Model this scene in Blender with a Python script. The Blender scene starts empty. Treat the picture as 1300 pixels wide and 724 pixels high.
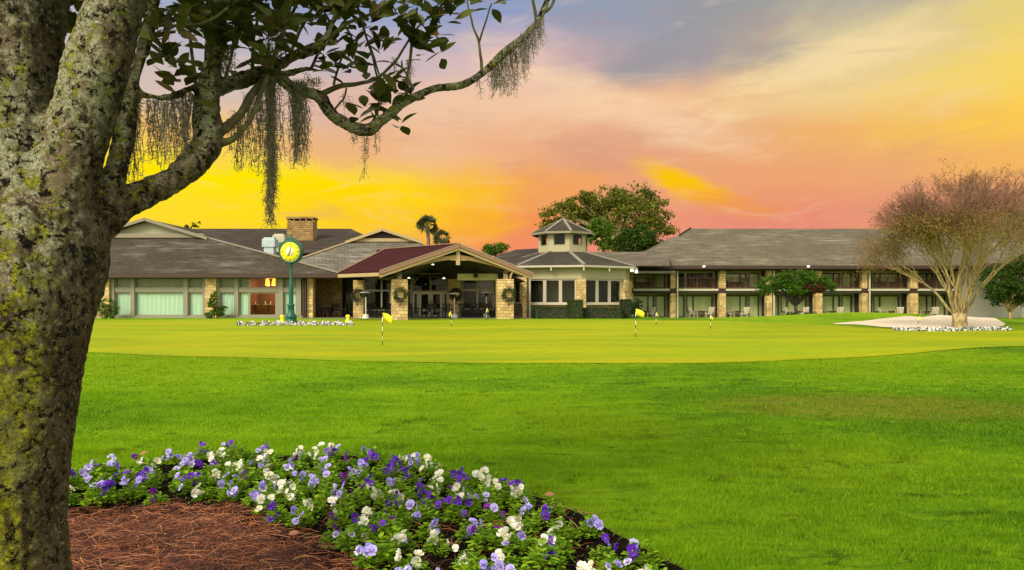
import bpy, math, random
import numpy as np
from mathutils import Vector, Matrix, noise as mnoise
PI = math.pi; R = math.radians
random.seed(7); rng = np.random.default_rng(7)
scene = bpy.context.scene
col = scene.collection
# ------------------------------------------------------------------ camera
FPX, HOR, CAMZ = 900.0, 382.0, 1.55
cd = bpy.data.cameras.new('camera'); cam = bpy.data.objects.new('camera', cd); col.objects.link(cam)
cam.location = (0, 0, CAMZ); cam.rotation_euler = (PI/2, 0, 0)
cd.lens = 36*FPX/1300; cd.sensor_width = 36; cd.shift_y = 20/1300
cd.clip_start = 0.05; cd.clip_end = 2000
scene.camera = cam
# ------------------------------------------------------------------ exposure
EXPO = 0.6
vs = scene.view_settings
vs.view_transform = 'Standard'; vs.look = 'None'; vs.gamma = 1; vs.exposure = EXPO; vs.use_curve_mapping = False
KEXP = 2**EXPO
# ------------------------------------------------------------------ node helpers
def lin(c):
    c = c/255.0
    return c/12.92 if c <= 0.04045 else ((c+0.055)/1.055)**2.4
def L3(r, g, b): return (lin(r), lin(g), lin(b), 1)
class NT:
    def __init__(s, tree): s.t = tree; s.n = tree.nodes; s.l = tree.links
    def node(s, typ, **kw):
        n = s.n.new(typ)
        for k, v in kw.items(): setattr(n, k, v)
        return n
    def put(s, sock, v):
        if isinstance(v, bpy.types.NodeSocket): s.l.new(v, sock)
        elif v is not None: sock.default_value = v
    def math(s, op, a, b=None, c=None, clamp=False):
        n = s.node('ShaderNodeMath', operation=op, use_clamp=clamp)
        s.put(n.inputs[0], a)
        if b is not None: s.put(n.inputs[1], b)
        if c is not None: s.put(n.inputs[2], c)
        return n.outputs[0]
    def mix(s, f, a, b, blend='MIX'):
        n = s.node('ShaderNodeMix', data_type='RGBA', blend_type=blend)
        s.put(n.inputs[0], f); s.put(n.inputs[6], a); s.put(n.inputs[7], b)
        return n.outputs[2]
    def ramp(s, f, stops, interp='LINEAR'):
        n = s.node('ShaderNodeValToRGB'); cr = n.color_ramp; cr.interpolation = interp
        while len(cr.elements) < len(stops): cr.elements.new(0.5)
        for e, (p, c) in zip(cr.elements, stops):
            e.position = p; e.color = c if isinstance(c, tuple) else (c, c, c, 1)
        s.put(n.inputs[0], f); return n.outputs[0]
    def ms(s, f, a, b):      # smoothstep
        n = s.node('ShaderNodeMapRange', interpolation_type='SMOOTHSTEP')
        s.put(n.inputs[0], f); n.inputs[1].default_value = a; n.inputs[2].default_value = b
        return n.outputs[0]
    def noise(s, vec, scale, detail=4, rough=0.55, dist=0):
        n = s.node('ShaderNodeTexNoise'); s.put(n.inputs['Vector'], vec)
        n.inputs['Scale'].default_value = scale; n.inputs['Detail'].default_value = detail
        n.inputs['Roughness'].default_value = rough; n.inputs['Distortion'].default_value = dist
        return n.outputs[0]
    def mapping(s, vec, scale=(1, 1, 1), rot=(0, 0, 0), loc=(0, 0, 0)):
        n = s.node('ShaderNodeMapping'); s.put(n.inputs[0], vec)
        n.inputs[1].default_value = loc; n.inputs[2].default_value = rot; n.inputs[3].default_value = scale
        return n.outputs[0]
    def vor(s, vec, scale, feature='F1', out=0):
        n = s.node('ShaderNodeTexVoronoi', feature=feature); s.put(n.inputs['Vector'], vec)
        n.inputs['Scale'].default_value = scale
        return n.outputs[out]
# ------------------------------------------------------------------ world: dusk sky by direction
world = bpy.data.worlds.new('World'); scene.world = world; world.use_nodes = True
w = NT(world.node_tree); w.n.clear()
tc = w.node('ShaderNodeTexCoord').outputs['Generated']
sx = w.node('ShaderNodeSeparateXYZ'); w.put(sx.inputs[0], tc)
X, Y_, Z = sx.outputs
az = w.math('ARCTAN2', X, Y_)
el = w.math('ARCSINE', Z)
cv = w.node('ShaderNodeCombineXYZ'); w.put(cv.inputs[0], az); w.put(cv.inputs[1], el); aev = cv.outputs[0]
n1 = w.noise(w.mapping(aev, (2.2, 5, 1), (0, 0, R(-18))), 1.6, 5, 0.55, 0.6)
n2 = w.noise(w.mapping(aev, (2.0, 7, 1), (0, 0, R(20)), (3, 1, 0)), 2.2, 6, 0.6, 0.4)
dn = w.math('SUBTRACT', n1, 0.5)
el2 = w.math('ADD', el, w.math('MULTIPLY', dn, 0.085))
az2 = w.math('ADD', az, w.math('MULTIPLY', w.math('SUBTRACT', n2, 0.5), 0.25))
U = w.math('ADD', w.math('MULTIPLY', az2, 0.7), 0.5, clamp=True)     # az -0.71..0.71 -> 0..1
n4 = w.noise(w.mapping(aev, (4, 16, 1), (0, 0, R(-20)), (2, 5, 0)), 3.0, 7, 0.65, 0.8)
def u_of(px): return math.atan((px-650)/900)*0.7+0.5
def e_of(py): return math.atan((382-py)/900)
rows = [
 (330, [(0, (252, 205, 70)), (420, (252, 196, 70)), (560, (246, 160, 84)), (660, (242, 140, 104)), (760, (236, 144, 122)), (1000, (232, 138, 122)), (1300, (232, 152, 114))]),
 (282, [(0, (254, 222, 60)), (300, (255, 222, 30)), (470, (254, 204, 40)), (600, (250, 176, 50)), (660, (243, 148, 88)), (800, (236, 152, 118)), (1000, (234, 142, 116)), (1130, (232, 152, 118)), (1300, (236, 156, 110))]),
 (240, [(0, (255, 226, 10)), (300, (255, 230, 0)), (470, (255, 218, 4)), (600, (252, 190, 50)), (700, (243, 165, 92)), (830, (236, 164, 120)), (1000, (238, 166, 114)), (1130, (238, 170, 114)), (1300, (245, 184, 96))]),
 (190, [(0, (250, 190, 90)), (300, (246, 196, 110)), (420, (236, 180, 128)), (560, (240, 186, 142)), (680, (238, 178, 134)), (790, (228, 168, 134)), (900, (234, 174, 126)), (1020, (240, 180, 110)), (1180, (244, 192, 96)), (1300, (252, 205, 80))]),
 (135, [(0, (214, 190, 178)), (300, (212, 190, 182)), (430, (222, 184, 166)), (600, (240, 198, 164)), (720, (242, 198, 162)), (840, (240, 190, 146)), (960, (236, 194, 142)), (1100, (240, 208, 144)), (1300, (246, 214, 104))]),
 (80, [(0, (190, 184, 190)), (350, (186, 178, 190)), (520, (206, 184, 188)), (660, (228, 192, 184)), (740, (196, 170, 170)), (850, (160, 154, 160)), (950, (176, 164, 154)), (1080, (214, 198, 156)), (1200, (220, 202, 146)), (1300, (230, 208, 126))]),
 (15, [(0, (165, 175, 200)), (400, (150, 162, 196)), (600, (142, 158, 198)), (760, (150, 158, 178)), (900, (154, 156, 160)), (1050, (162, 162, 156)), (1180, (170, 170, 158)), (1300, (188, 184, 156))]),
]
prev = None
for i, (py, st) in enumerate(rows):
    c = w.ramp(U, [(min(1, max(0, u_of(px))), L3(*rgb)) for px, rgb in st], 'EASE')
    if prev is None: prev = c
    else: prev = w.mix(w.ms(el2, e_of(rows[i-1][0]), e_of(py)), prev, c)
# golden wedge of cloud low on the right, lighter streaks and mauve veils
def blob(px, py, rx, ry, ang, soft=0.5):
    m = w.node('ShaderNodeMapping'); w.put(m.inputs[0], aev)
    m.vector_type = 'TEXTURE'
    m.inputs[1].default_value = (math.atan((px-650)/900), e_of(py), 0); m.inputs[2].default_value = (0, 0, R(ang))
    m.inputs[3].default_value = (rx/900, ry/900, 1)
    ln = w.node('ShaderNodeVectorMath', operation='LENGTH'); w.put(ln.inputs[0], m.outputs[0])
    d = w.math('ADD', ln.outputs[1], w.math('ADD', w.math('MULTIPLY', w.math('SUBTRACT', n2, 0.5), 1.6), w.math('MULTIPLY', w.math('SUBTRACT', n4, 0.5), 1.3)))
    return w.ms(d, 1.1, 1.1-soft)
prev = w.mix(w.math('MULTIPLY', blob(868, 238, 70, 22, -24, 0.8), 1.0), prev, L3(252, 196, 10))
prev = w.mix(w.math('MULTIPLY', blob(915, 262, 80, 18, -12, 0.9), 0.7), prev, L3(244, 158, 62))
prev = w.mix(w.math('MULTIPLY', blob(740, 195, 90, 26, -14, 0.9), 0.35), prev, L3(206, 148, 128))
prev = w.mix(w.math('MULTIPLY', blob(770, 130, 210, 34, -20, 1.0), 0.75), prev, L3(250, 212, 172))
prev = w.mix(w.math('MULTIPLY', blob(1060, 105, 170, 36, 14, 1.0), 0.8), prev, L3(250, 222, 164))
n3 = w.noise(w.mapping(aev, (3, 14, 1), (0, 0, R(-24)), (7, 3, 0)), 2.4, 7, 0.62, 0.8)
prev = w.mix(w.math('MULTIPLY', w.ms(n3, 0.52, 0.75), 0.26), prev, L3(246, 218, 178))
prev = w.mix(w.math('MULTIPLY', w.ms(n3, 0.46, 0.25), 0.28), prev, L3(196, 142, 132))
front = w.mix(1.0, prev, (1/KEXP, 1/KEXP, 1/KEXP, 1), 'MULTIPLY')
sky = w.node('ShaderNodeTexSky', sky_type='NISHITA'); sky.sun_disc = False
SUN_EL, SUN_AZ = R(38), R(215)
sky.sun_elevation = SUN_EL; sky.sun_rotation = SUN_AZ
nish = w.mix(1.0, sky.outputs[0], (0.11, 0.10, 0.085, 1), 'MULTIPLY')
bright = w.mix(1.0, nish, (0.60, 0.52, 0.40, 1), 'ADD')                # unseen sky overhead and behind, brightened as fill for the scene
front_f = w.math('MULTIPLY', w.ms(Y_, -0.1, 0.45), w.ms(el, 0.95, 0.48))
allsky = w.mix(front_f, bright, front)
bg = w.node('ShaderNodeBackground'); w.put(bg.inputs[0], allsky); bg.inputs[1].default_value = 1.0
w.l.new(bg.outputs[0], w.node('ShaderNodeOutputWorld').inputs[0])
# ------------------------------------------------------------------ broad soft front fill, added from behind and left; the sunset is ahead
sl = bpy.data.lights.new('front_fill', 'SUN'); sl.energy = 2.3; sl.angle = R(22); sl.color = (1, 0.90, 0.74)
so = bpy.data.objects.new('front_fill', sl); col.objects.link(so)
so.rotation_euler = Vector((-math.sin(SUN_AZ)*math.cos(SUN_EL)*-1, -math.cos(SUN_AZ)*math.cos(SUN_EL)*-1, math.sin(SUN_EL))).to_track_quat('Z', 'Y').to_euler()
# ------------------------------------------------------------------ materials
def mat(name): 
    m = bpy.data.materials.new(name); m.use_nodes = True
    t = NT(m.node_tree); b = t.n['Principled BSDF']
    return m, t, b
def objco(t): return t.node('ShaderNodeTexCoord').outputs['Object']
def bump(t, b, h, strength=0.4, dist=0.02):
    n = t.node('ShaderNodeBump'); n.inputs['Strength'].default_value = strength; n.inputs['Distance'].default_value = dist
    t.put(n.inputs['Height'], h); t.l.new(n.outputs[0], b.inputs['Normal'])
def plain(name, c, rough=0.6, var=0.15, scale=4, metal=0, emit=None, es=0, spec=0.4):
    m, t, b = mat(name); o = objco(t)
    n = t.noise(o, scale, 5, 0.6)
    lo = tuple(x*(1-var) for x in c)+(1,); hi = tuple(min(1, x*(1+var)) for x in c)+(1,)
    t.put(b.inputs['Base Color'], t.mix(n, lo, hi)); b.inputs['Roughness'].default_value = rough
    b.inputs['Metallic'].default_value = metal; b.inputs['Specular IOR Level'].default_value = spec
    if emit: b.inputs['Emission Color'].default_value = emit+(1,); b.inputs['Emission Strength'].default_value = es
    return m
def shingle(name, c1, c2, course=0.16, weather=(0.36, 0.35, 0.33), wamt=0.5, bw=0.3):
    m, t, b = mat(name); o = objco(t)
    s = t.node('ShaderNodeSeparateXYZ'); t.put(s.inputs[0], o)
    k = t.math('ADD', s.outputs[0], t.math('MULTIPLY', s.outputs[1], 0.83))
    cz = t.node('ShaderNodeCombineXYZ'); t.put(cz.inputs[0], k); t.put(cz.inputs[1], t.math('MULTIPLY', s.outputs[2], 2.6))
    br = t.node('ShaderNodeTexBrick'); t.put(br.inputs[0], cz.outputs[0]); br.offset = 0.5
    br.inputs['Color1'].default_value = c1+(1,); br.inputs['Color2'].default_value = c2+(1,)
    br.inputs['Mortar'].default_value = tuple(x*0.45 for x in c1)+(1,)
    br.inputs['Scale'].default_value = 1; br.inputs['Mortar Size'].default_value = 0.02
    br.inputs['Brick Width'].default_value = bw; br.inputs['Row Height'].default_value = course*1.6; br.inputs['Bias'].default_value = -0.1
    st = t.noise(t.mapping(o, (0.5, 0.5, 6)), 0.9, 6, 0.65)
    big = t.noise(o, 0.22, 4, 0.6)
    f = t.math('MULTIPLY', t.math('MULTIPLY', t.ms(st, 0.42, 0.68), t.ms(big, 0.35, 0.65)), wamt)
    c = t.mix(f, br.outputs[0], weather+(1,))
    c = t.mix(t.math('MULTIPLY', t.ms(t.noise(o, 0.6, 5), 0.5, 0.75), 0.35), c, tuple(x*0.55 for x in c1)+(1,))
    t.put(b.inputs['Base Color'], c); b.inputs['Roughness'].default_value = 0.95; b.inputs['Specular IOR Level'].default_value = 0.15
    bump(t, b, t.math('ADD', br.outputs[1], st), 0.5, 0.02)
    return m
def stone(name, tint=(1, 1, 1), sc=1.0):
    m, t, b = mat(name); o = objco(t)
    s = t.node('ShaderNodeSeparateXYZ'); t.put(s.inputs[0], o)
    wob = t.math('MULTIPLY', t.noise(o, 3, 2), 0.06)
    cz = t.node('ShaderNodeCombineXYZ'); t.put(cz.inputs[0], t.math('ADD', t.math('ADD', s.outputs[0], s.outputs[1]), wob)); t.put(cz.inputs[1], t.math('ADD', s.outputs[2], wob))
    br = t.node('ShaderNodeTexBrick'); t.put(br.inputs[0], cz.outputs[0]); br.offset = 0.37; br.squash = 0.7; br.squash_frequency = 3
    a = tuple(x*y for x, y in zip((0.80, 0.60, 0.24), tint)); c2 = tuple(x*y for x, y in zip((0.42, 0.28, 0.10), tint))
    br.inputs['Color1'].default_value = a+(1,); br.inputs['Color2'].default_value = c2+(1,)
    br.inputs['Mortar'].default_value = tuple(x*0.6 for x in c2)+(1,)
    br.inputs['Scale'].default_value = sc; br.inputs['Mortar Size'].default_value = 0.012
    br.inputs['Brick Width'].default_value = 0.42; br.inputs['Row Height'].default_value = 0.2; br.inputs['Bias'].default_value = 0.1
    n = t.noise(o, 5, 6, 0.7)
    c = t.mix(t.math('MULTIPLY', t.ms(n, 0.35, 0.75), 0.55), br.outputs[0], tuple(x*y for x, y in zip((0.30, 0.20, 0.085), tint))+(1,))
    c = t.mix(t.math('MULTIPLY', t.ms(t.noise(o, 1.7, 3), 0.55, 0.8), 0.4), c, tuple(x*y for x, y in zip((0.72, 0.62, 0.38), tint))+(1,))
    t.put(b.inputs['Base Color'], c); b.inputs['Roughness'].default_value = 0.9
    bump(t, b, t.math('ADD', t.math('MULTIPLY', br.outputs[1], -1), n), 0.7, 0.03)
    return m
def leafmat(name, dark, light, extra=None, rough=0.5, transl=0.25):
    m, t, b = mat(name)
    at = t.node('ShaderNodeAttribute', attribute_name='rnd')
    f = at.outputs['Fac']
    c = t.mix(f, dark+(1,), light+(1,))
    if extra: c = t.mix(t.ms(f, 0.90, 0.97), c, extra+(1,))
    n = t.noise(objco(t), 0.8, 3)
    c = t.mix(t.math('MULTIPLY', t.ms(n, 0.4, 0.7), 0.4), c, light+(1,))
    t.put(b.inputs['Base Color'], c); b.inputs['Roughness'].default_value = rough; b.inputs['Specular IOR Level'].default_value = 0.12
    if transl:
        tr = t.node('ShaderNodeBsdfTranslucent'); t.put(tr.inputs[0], c)
        mx = t.node('ShaderNodeMixShader'); mx.inputs[0].default_value = transl
        t.l.new(b.outputs[0], mx.inputs[1]); t.l.new(tr.outputs[0], mx.inputs[2])
        t.l.new(mx.outputs[0], t.n['Material Output'].inputs[0])
    return m
M = {}
M['roof_hall'] = shingle('roof_hall', (0.066, 0.055, 0.036), (0.040, 0.033, 0.023), weather=(0.19, 0.17, 0.125), wamt=0.8)
M['roof_grey'] = shingle('roof_grey', (0.15, 0.135, 0.10), (0.085, 0.076, 0.058), weather=(0.34, 0.32, 0.26), wamt=0.95)
M['roof_dark'] = shingle('roof_dark', (0.055, 0.042, 0.030), (0.034, 0.026, 0.020), weather=(.15,.13,.10), wamt=0.4)
M['roof_wing'] = shingle('roof_wing', (0.135, 0.118, 0.078), (0.092, 0.080, 0.055), weather=(0.235, 0.20, 0.135), wamt=0.9)
M['roof_rotunda'] = shingle('roof_rotunda', (0.060, 0.055, 0.038), (0.034, 0.031, 0.022), weather=(.14,.13,.09), wamt=0.35)
M['roof_red'] = shingle('roof_red', (0.052, 0.007, 0.007), (0.032, 0.005, 0.005), weather=(0.075, 0.016, 0.014), wamt=0.3, bw=0.22)
M['stone'] = stone('stone'); M['stone_dark'] = stone('stone_dark', (0.52, 0.46, 0.40))
M['trim'] = plain('trim', (0.22, 0.19, 0.125), 0.6, 0.12, 3)
M['trim_light'] = plain('trim_light', (0.36, 0.27, 0.125), 0.6, 0.12, 3)
M['fascia_pink'] = plain('fascia_pink', (0.26, 0.145, 0.085), 0.6, 0.15, 3)
M['frieze'] = plain('frieze', (0.36, 0.33, 0.19), 0.7, 0.08, 2)
M['frame_grey'] = plain('frame_grey', (0.23, 0.215, 0.145), 0.6, 0.1, 3)
M['frame_white'] = plain('frame_white', (0.42, 0.38, 0.27), 0.5, 0.08, 3)
M['frame_dark'] = plain('frame_dark', (0.035, 0.03, 0.025), 0.5, 0.2, 3)
M['wood_brown'] = plain('wood_brown', (0.045, 0.022, 0.012), 0.6, 0.25, 6)
M['wood_warm'] = plain('wood_warm', (0.30, 0.19, 0.07), 0.6, 0.25, 5)
M['dark_wall'] = plain('dark_wall', (0.030, 0.030, 0.017), 0.8, 0.3, 2)
M['ceiling_dark'] = plain('ceiling_dark', (0.05, 0.042, 0.03), 0.8, 0.2, 2)
M['wall_lit_yellow'] = plain('wall_lit_yellow', (0.50, 0.46, 0.20), 0.8, 0.12, 1.5)  # lit look of the wall is put into its yellow
M['wall_green'] = plain('wall_green', (0.24, 0.24, 0.12), 0.8, 0.15, 1.5)
M['shade_panel'] = plain('shade_panel', (0.20, 0.225, 0.13), 0.7, 0.12, 1.2)
M['slab'] = plain('slab', (0.50, 0.46, 0.32), 0.8, 0.12, 2)
M['metal_dark'] = plain('metal_dark', (0.03, 0.03, 0.028), 0.45, 0.2, 5, metal=0.5)
M['metal_white'] = plain('metal_white', (0.6, 0.58, 0.5), 0.4, 0.1, 5)
M['rail'] = plain('rail', (0.11, 0.055, 0.03), 0.6, 0.2, 5)
M['chair_wood'] = plain('chair_wood', (0.16, 0.09, 0.045), 0.6, 0.25, 8)
M['chair_pale'] = plain('chair_pale', (0.50, 0.44, 0.30), 0.6, 0.15, 8)
M['chair_dark'] = plain('chair_dark', (0.022, 0.018, 0.015), 0.5, 0.3, 8)
M['clock_green'] = plain('clock_green', (0.008, 0.085, 0.055), 0.35, 0.2, 6)
M['clock_face'] = plain('clock_face', (0.85, 0.72, 0.02), 0.4, 0.03, 3, emit=(1.0, 0.80, 0.01), es=0.12)
M['clock_white'] = plain('clock_white', (0.85, 0.80, 0.45), 0.4, 0.03, 3)
M['black'] = plain('black', (0.012, 0.012, 0.012), 0.5, 0.2, 5)
M['white'] = plain('white', (0.75, 0.75, 0.7), 0.5, 0.05, 5)
M['flag'] = plain('flag', (0.75, 0.68, 0.01), 0.6, 0.1, 8)
M['lamp_warm'] = plain('lamp_warm', (0.8, 0.4, 0.1), 0.5, 0.05, 3, emit=(1.0, 0.32, 0.02), es=2.2)
M['lamp_white'] = plain('lamp_white', (0.8, 0.8, 0.7), 0.5, 0.05, 3, emit=(1.0, 0.95, 0.7), es=1.2)
M['room_warm'] = plain('room_warm', (0.22, 0.10, 0.035), 0.7, 0.8, 1.6)
M['vent'] = plain('vent', (0.40, 0.50, 0.48), 0.35, 0.15, 2.5, metal=0.1)
M['vent_cream'] = plain('vent_cream', (0.44, 0.43, 0.30), 0.5, 0.2, 2.5)
M['pot'] = plain('pot', (0.04, 0.035, 0.03), 0.6, 0.2, 5)
def curtain(name, a, b2):
    m, t, b = mat(name); o = objco(t)
    n = t.noise(t.mapping(o, (7, 1, 0.25)), 1.6, 4, 0.6)
    t.put(b.inputs['Base Color'], t.mix(n, a+(1,), b2+(1,))); b.inputs['Roughness'].default_value = 0.8
    return m
M['curtain_mint'] = curtain('curtain_mint', (0.42, 0.60, 0.45), (0.68, 0.85, 0.66))
M['curtain_olive'] = curtain('curtain_olive', (0.46, 0.48, 0.21), (0.80, 0.82, 0.42))
m, t, b = mat('glass'); M['glass'] = m                                  # thin window glass: reflects the dusk, shows the room
gl = t.node('ShaderNodeBsdfGlossy'); gl.inputs['Roughness'].default_value = 0.03; gl.inputs[0].default_value = (0.9, 0.9, 0.9, 1)
tr = t.node('ShaderNodeBsdfTransparent'); tr.inputs[0].default_value = (0.86, 0.9, 0.86, 1)
fr = t.node('ShaderNodeFresnel'); fr.inputs[0].default_value = 1.5
mx = t.node('ShaderNodeMixShader'); t.put(mx.inputs[0], t.math('MULTIPLY', fr.outputs[0], 0.28)); t.l.new(tr.outputs[0], mx.inputs[1]); t.l.new(gl.outputs[0], mx.inputs[2])
t.l.new(mx.outputs[0], t.n['Material Output'].inputs[0])
# ------------------------------------------------------------------ object helpers
def tag(o, label=None, cat=None, group=None, kind=None):
    if label: o['label'] = label
    if cat: o['category'] = cat
    if group: o['group'] = group
    if kind: o['kind'] = kind
    return o
def empty(name, loc, label=None, cat=None, group=None):
    o = bpy.data.objects.new(name, None); o.location = Vector(loc); o.empty_display_size = 0.2; col.objects.link(o)
    return tag(o, label, cat, group)
def rootloc(p):
    while p is not None and p.parent is not None: p = p.parent
    return Vector(p.location) if p is not None else Vector((0, 0, 0))
def np_obj(name, V, F, m, parent=None, smooth=False, attr=None, face_mat=None, loc=None):
    """V (n,3) world, F (m,k) equal-size faces."""
    V = np.asarray(V, dtype=np.float32); F = np.asarray(F, dtype=np.int32)
    if loc is None: loc = rootloc(parent)
    V = V - np.array(loc, dtype=np.float32)
    me = bpy.data.meshes.new(name); k = F.shape[1]
    me.vertices.add(len(V)); me.vertices.foreach_set('co', V.ravel())
    me.loops.add(F.size); me.loops.foreach_set('vertex_index', F.ravel())
    me.polygons.add(len(F)); me.polygons.foreach_set('loop_start', np.arange(0, F.size, k, dtype=np.int32))
    me.polygons.foreach_set('loop_total', np.full(len(F), k, dtype=np.int32))
    me.polygons.foreach_set('use_smooth', np.full(len(F), smooth, dtype=bool))
    me.update(calc_edges=True)
    if attr is not None:
        a = me.attributes.new('rnd', 'FLOAT', 'POINT'); a.data.foreach_set('value', np.asarray(attr, dtype=np.float32))
    if m: me.materials.append(m)
    o = bpy.data.objects.new(name, me); col.objects.link(o)
    if parent is not None: o.parent = parent
    else: o.location = loc
    return o
class MB:
    def __init__(s): s.v = []; s.f = []; s.sm = []
    def add(s, vs, fs, sm=False):
        b = len(s.v); s.v += [Vector(v) for v in vs]; s.f += [tuple(b+i for i in f) for f in fs]; s.sm += [sm]*len(fs); return s
    def box(s, x0, x1, y0, y1, z0, z1, rot=0, piv=None):
        vs = [Vector((x, y, z)) for z in (z0, z1) for x, y in ((x0, y0), (x1, y0), (x1, y1), (x0, y1))]
        if rot:
            p = Vector(piv) if piv is not None else Vector(((x0+x1)/2, (y0+y1)/2, 0)); p.z = 0
            m = Matrix.Rotation(rot, 3, 'Z'); vs = [m @ (v-p) + p for v in vs]
        return s.add(vs, [(3, 2, 1, 0), (4, 5, 6, 7), (0, 1, 5, 4), (1, 2, 6, 5), (2, 3, 7, 6), (3, 0, 4, 7)])
    def slab(s, pts, th=0.12):           # polygon in any plane extruded straight down
        n = len(pts); top = [Vector(p) for p in pts]; bot = [p-Vector((0, 0, th)) for p in top]
        nz = (top[1]-top[0]).cross(top[2]-top[1]).z
        if nz < 0: top.reverse(); bot.reverse()
        return s.add(top+bot, [tuple(range(n)), tuple(range(2*n-1, n-1, -1))]+[(i, n+i, n+(i+1) % n, (i+1) % n) for i in range(n)])
    def bar(s, a, b, wd, ht, up=(0, 0, 1)):   # rectangular bar between two points
        a = Vector(a); b = Vector(b); d = (b-a).normalized(); sd = d.cross(Vector(up)).normalized(); u = sd.cross(d)
        vs = [p+sd*(wd/2*i)+u*(ht/2*j) for p in (a, b) for i, j in ((-1, -1), (1, -1), (1, 1), (-1, 1))]
        return s.add(vs, [(0, 1, 2, 3), (7, 6, 5, 4), (0, 4, 5, 1), (1, 5, 6, 2), (2, 6, 7, 3), (3, 7, 4, 0)])
    def tube(s, pts, rad, seg=8, cap=True):
        pts = [Vector(p) for p in pts]; n = len(pts)
        if not hasattr(rad, '__len__'): rad = [rad]*n
        ref = Vector((0.3, 0.2, 1)); vs = []; prevs = None
        for i, p in enumerate(pts):
            d = (pts[min(i+1, n-1)]-pts[max(i-1, 0)]).normalized()
            sd = d.cross(Vector((0, 1, 0)) if prevs is None and abs(d.y) < 0.9 else (Vector((1, 0, 0)) if prevs is None else prevs.cross(d).normalized()*1)).normalized()
            if prevs is not None: sd = (prevs - d*prevs.dot(d)).normalized()
            prevs = sd; u = d.cross(sd)
            vs += [p+(sd*math.cos(2*PI*k/seg)+u*math.sin(2*PI*k/seg))*rad[i] for k in range(seg)]
        fs = [(i*seg+k, i*seg+(k+1) % seg, (i+1)*seg+(k+1) % seg, (i+1)*seg+k) for i in range(n-1) for k in range(seg)]
        b = len(s.v); s.add(vs, fs, True)
        if cap: s.f += [tuple(b+k for k in range(seg))[::-1], tuple(b+(n-1)*seg+k for k in range(seg))]; s.sm += [False, False]
        return s
    def lathe(s, c, prof, seg=20, axis='Z'):
        c = Vector(c); vs = []
        for r, h in prof:
            for k in range(seg):
                a = 2*PI*k/seg
                q = (r*math.cos(a), r*math.sin(a), h) if axis == 'Z' else (r*math.cos(a), h, r*math.sin(a))
                vs.append(c+Vector(q))
        fs = [(i*seg+k, i*seg+(k+1) % seg, (i+1)*seg+(k+1) % seg, (i+1)*seg+k) for i in range(len(prof)-1) for k in range(seg)]
        return s.add(vs, fs, True)
    def build(s, name, m, parent=None, loc=None, label=None):
        me = bpy.data.meshes.new(name); off = rootloc(parent) if parent is not None else Vector(loc or (0, 0, 0))
        me.from_pydata([v-off for v in s.v], [], s.f); me.polygons.foreach_set('use_smooth', s.sm); me.update()
        if m: me.materials.append(m)
        o = bpy.data.objects.new(name, me); col.objects.link(o)
        if parent is not None: o.parent = parent
        else: o.location = off
        if label: o['label'] = label
        return o
def copy_tree(o, parent=None):
    c = o.copy(); col.objects.link(c); c.parent = parent
    for ch in list(o.children): copy_tree(ch, c)
    return c
def pt(px, py, Y): return Vector(((px-650)/900*Y, Y, CAMZ+(HOR-py)/900*Y))
def PX(px, Y): return (px-650)/900*Y
def PZ(py, Y): return CAMZ+(HOR-py)/900*Y
ORD = ['first', 'second', 'third', 'fourth', 'fifth', 'sixth', 'seventh', 'eighth', 'ninth', 'tenth', 'eleventh', 'twelfth', 'thirteenth', 'fourteenth', 'fifteenth', 'sixteenth', 'seventeenth', 'eighteenth', 'nineteenth', 'twentieth',
       'twenty-first', 'twenty-second', 'twenty-third', 'twenty-fourth', 'twenty-fifth', 'twenty-sixth', 'twenty-seventh', 'twenty-eighth', 'twenty-ninth', 'thirtieth']
# ================================================================== TERRAIN
def sst(x, a, b):
    t = np.clip((np.asarray(x, dtype=float)-a)/(b-a), 0, 1); return t*t*(3-2*t)
def th(x, y):
    x = np.asarray(x, dtype=float); y = np.asarray(y, dtype=float)
    z = 0.33*sst(y, 15, 46)
    z = z - 0.33*sst(y, 50, 60)*sst(x, 9, 13)
    z = z + 0.46*np.exp(-((x-23)/6.5)**2-((y-46.5)/4.2)**2)                # mound behind the bunker
    z = z + 0.12*np.exp(-((x-14)/9)**2-((y-22)/5)**2)                      # low swell right of the green
    amp = sst(y, 6, 14)*(1-sst(y, 30, 45))
    z = z + amp*(0.035*np.sin(x*0.55+0.7*np.sin(y*0.4))+0.02*np.sin(y*0.9+x*0.2))
    am2 = sst(y, 4.5, 8)*(1-sst(y, 15, 19))
    u_ = y*2.1+1.3*np.sin(x*.45)+.8*np.sin(x*.9+y*.5); z = z + am2*0.016*(np.abs(np.sin(u_))**.6)*(0.5+0.5*np.sin(x*1.3+2*np.sin(y*1.1)))
    return z
def ground(px, py):
    for Y in np.arange(2, 120, 0.02):
        x = (px-650)/900*Y
        if CAMZ+(HOR-py)/900*Y <= float(th(x, Y)): return Vector((x, Y, float(th(x, Y))))
    return Vector(((px-650)/900*46, 46, float(th((px-650)/900*46, 46))))
def catmull(P, n=8, closed=True):
    out = []; N = len(P)
    for i in range(N if closed else N-1):
        g = [P[(i+k-1) % N] if closed else P[min(max(i+k-1, 0), N-1)] for k in range(4)]
        for j in range(n):
            u = j/n
            out.append(tuple(0.5*((2*g[1][d])+(-g[0][d]+g[2][d])*u+(2*g[0][d]-5*g[1][d]+4*g[2][d]-g[3][d])*u*u+(-g[0][d]+3*g[1][d]-3*g[2][d]+g[3][d])*u**3) for d in range(len(P[0]))))
    if not closed: out.append(tuple(P[-1]))
    return out
def inpoly(x, y, poly):
    c = np.zeros(x.shape, bool); n = len(poly); j = n-1
    for i in range(n):
        xi, yi = poly[i]; xj, yj = poly[j]
        if yi != yj: c ^= ((yi > y) != (yj > y)) & (x < (xj-xi)*(y-yi)/(yj-yi)+xi)
        j = i
    return c
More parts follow.
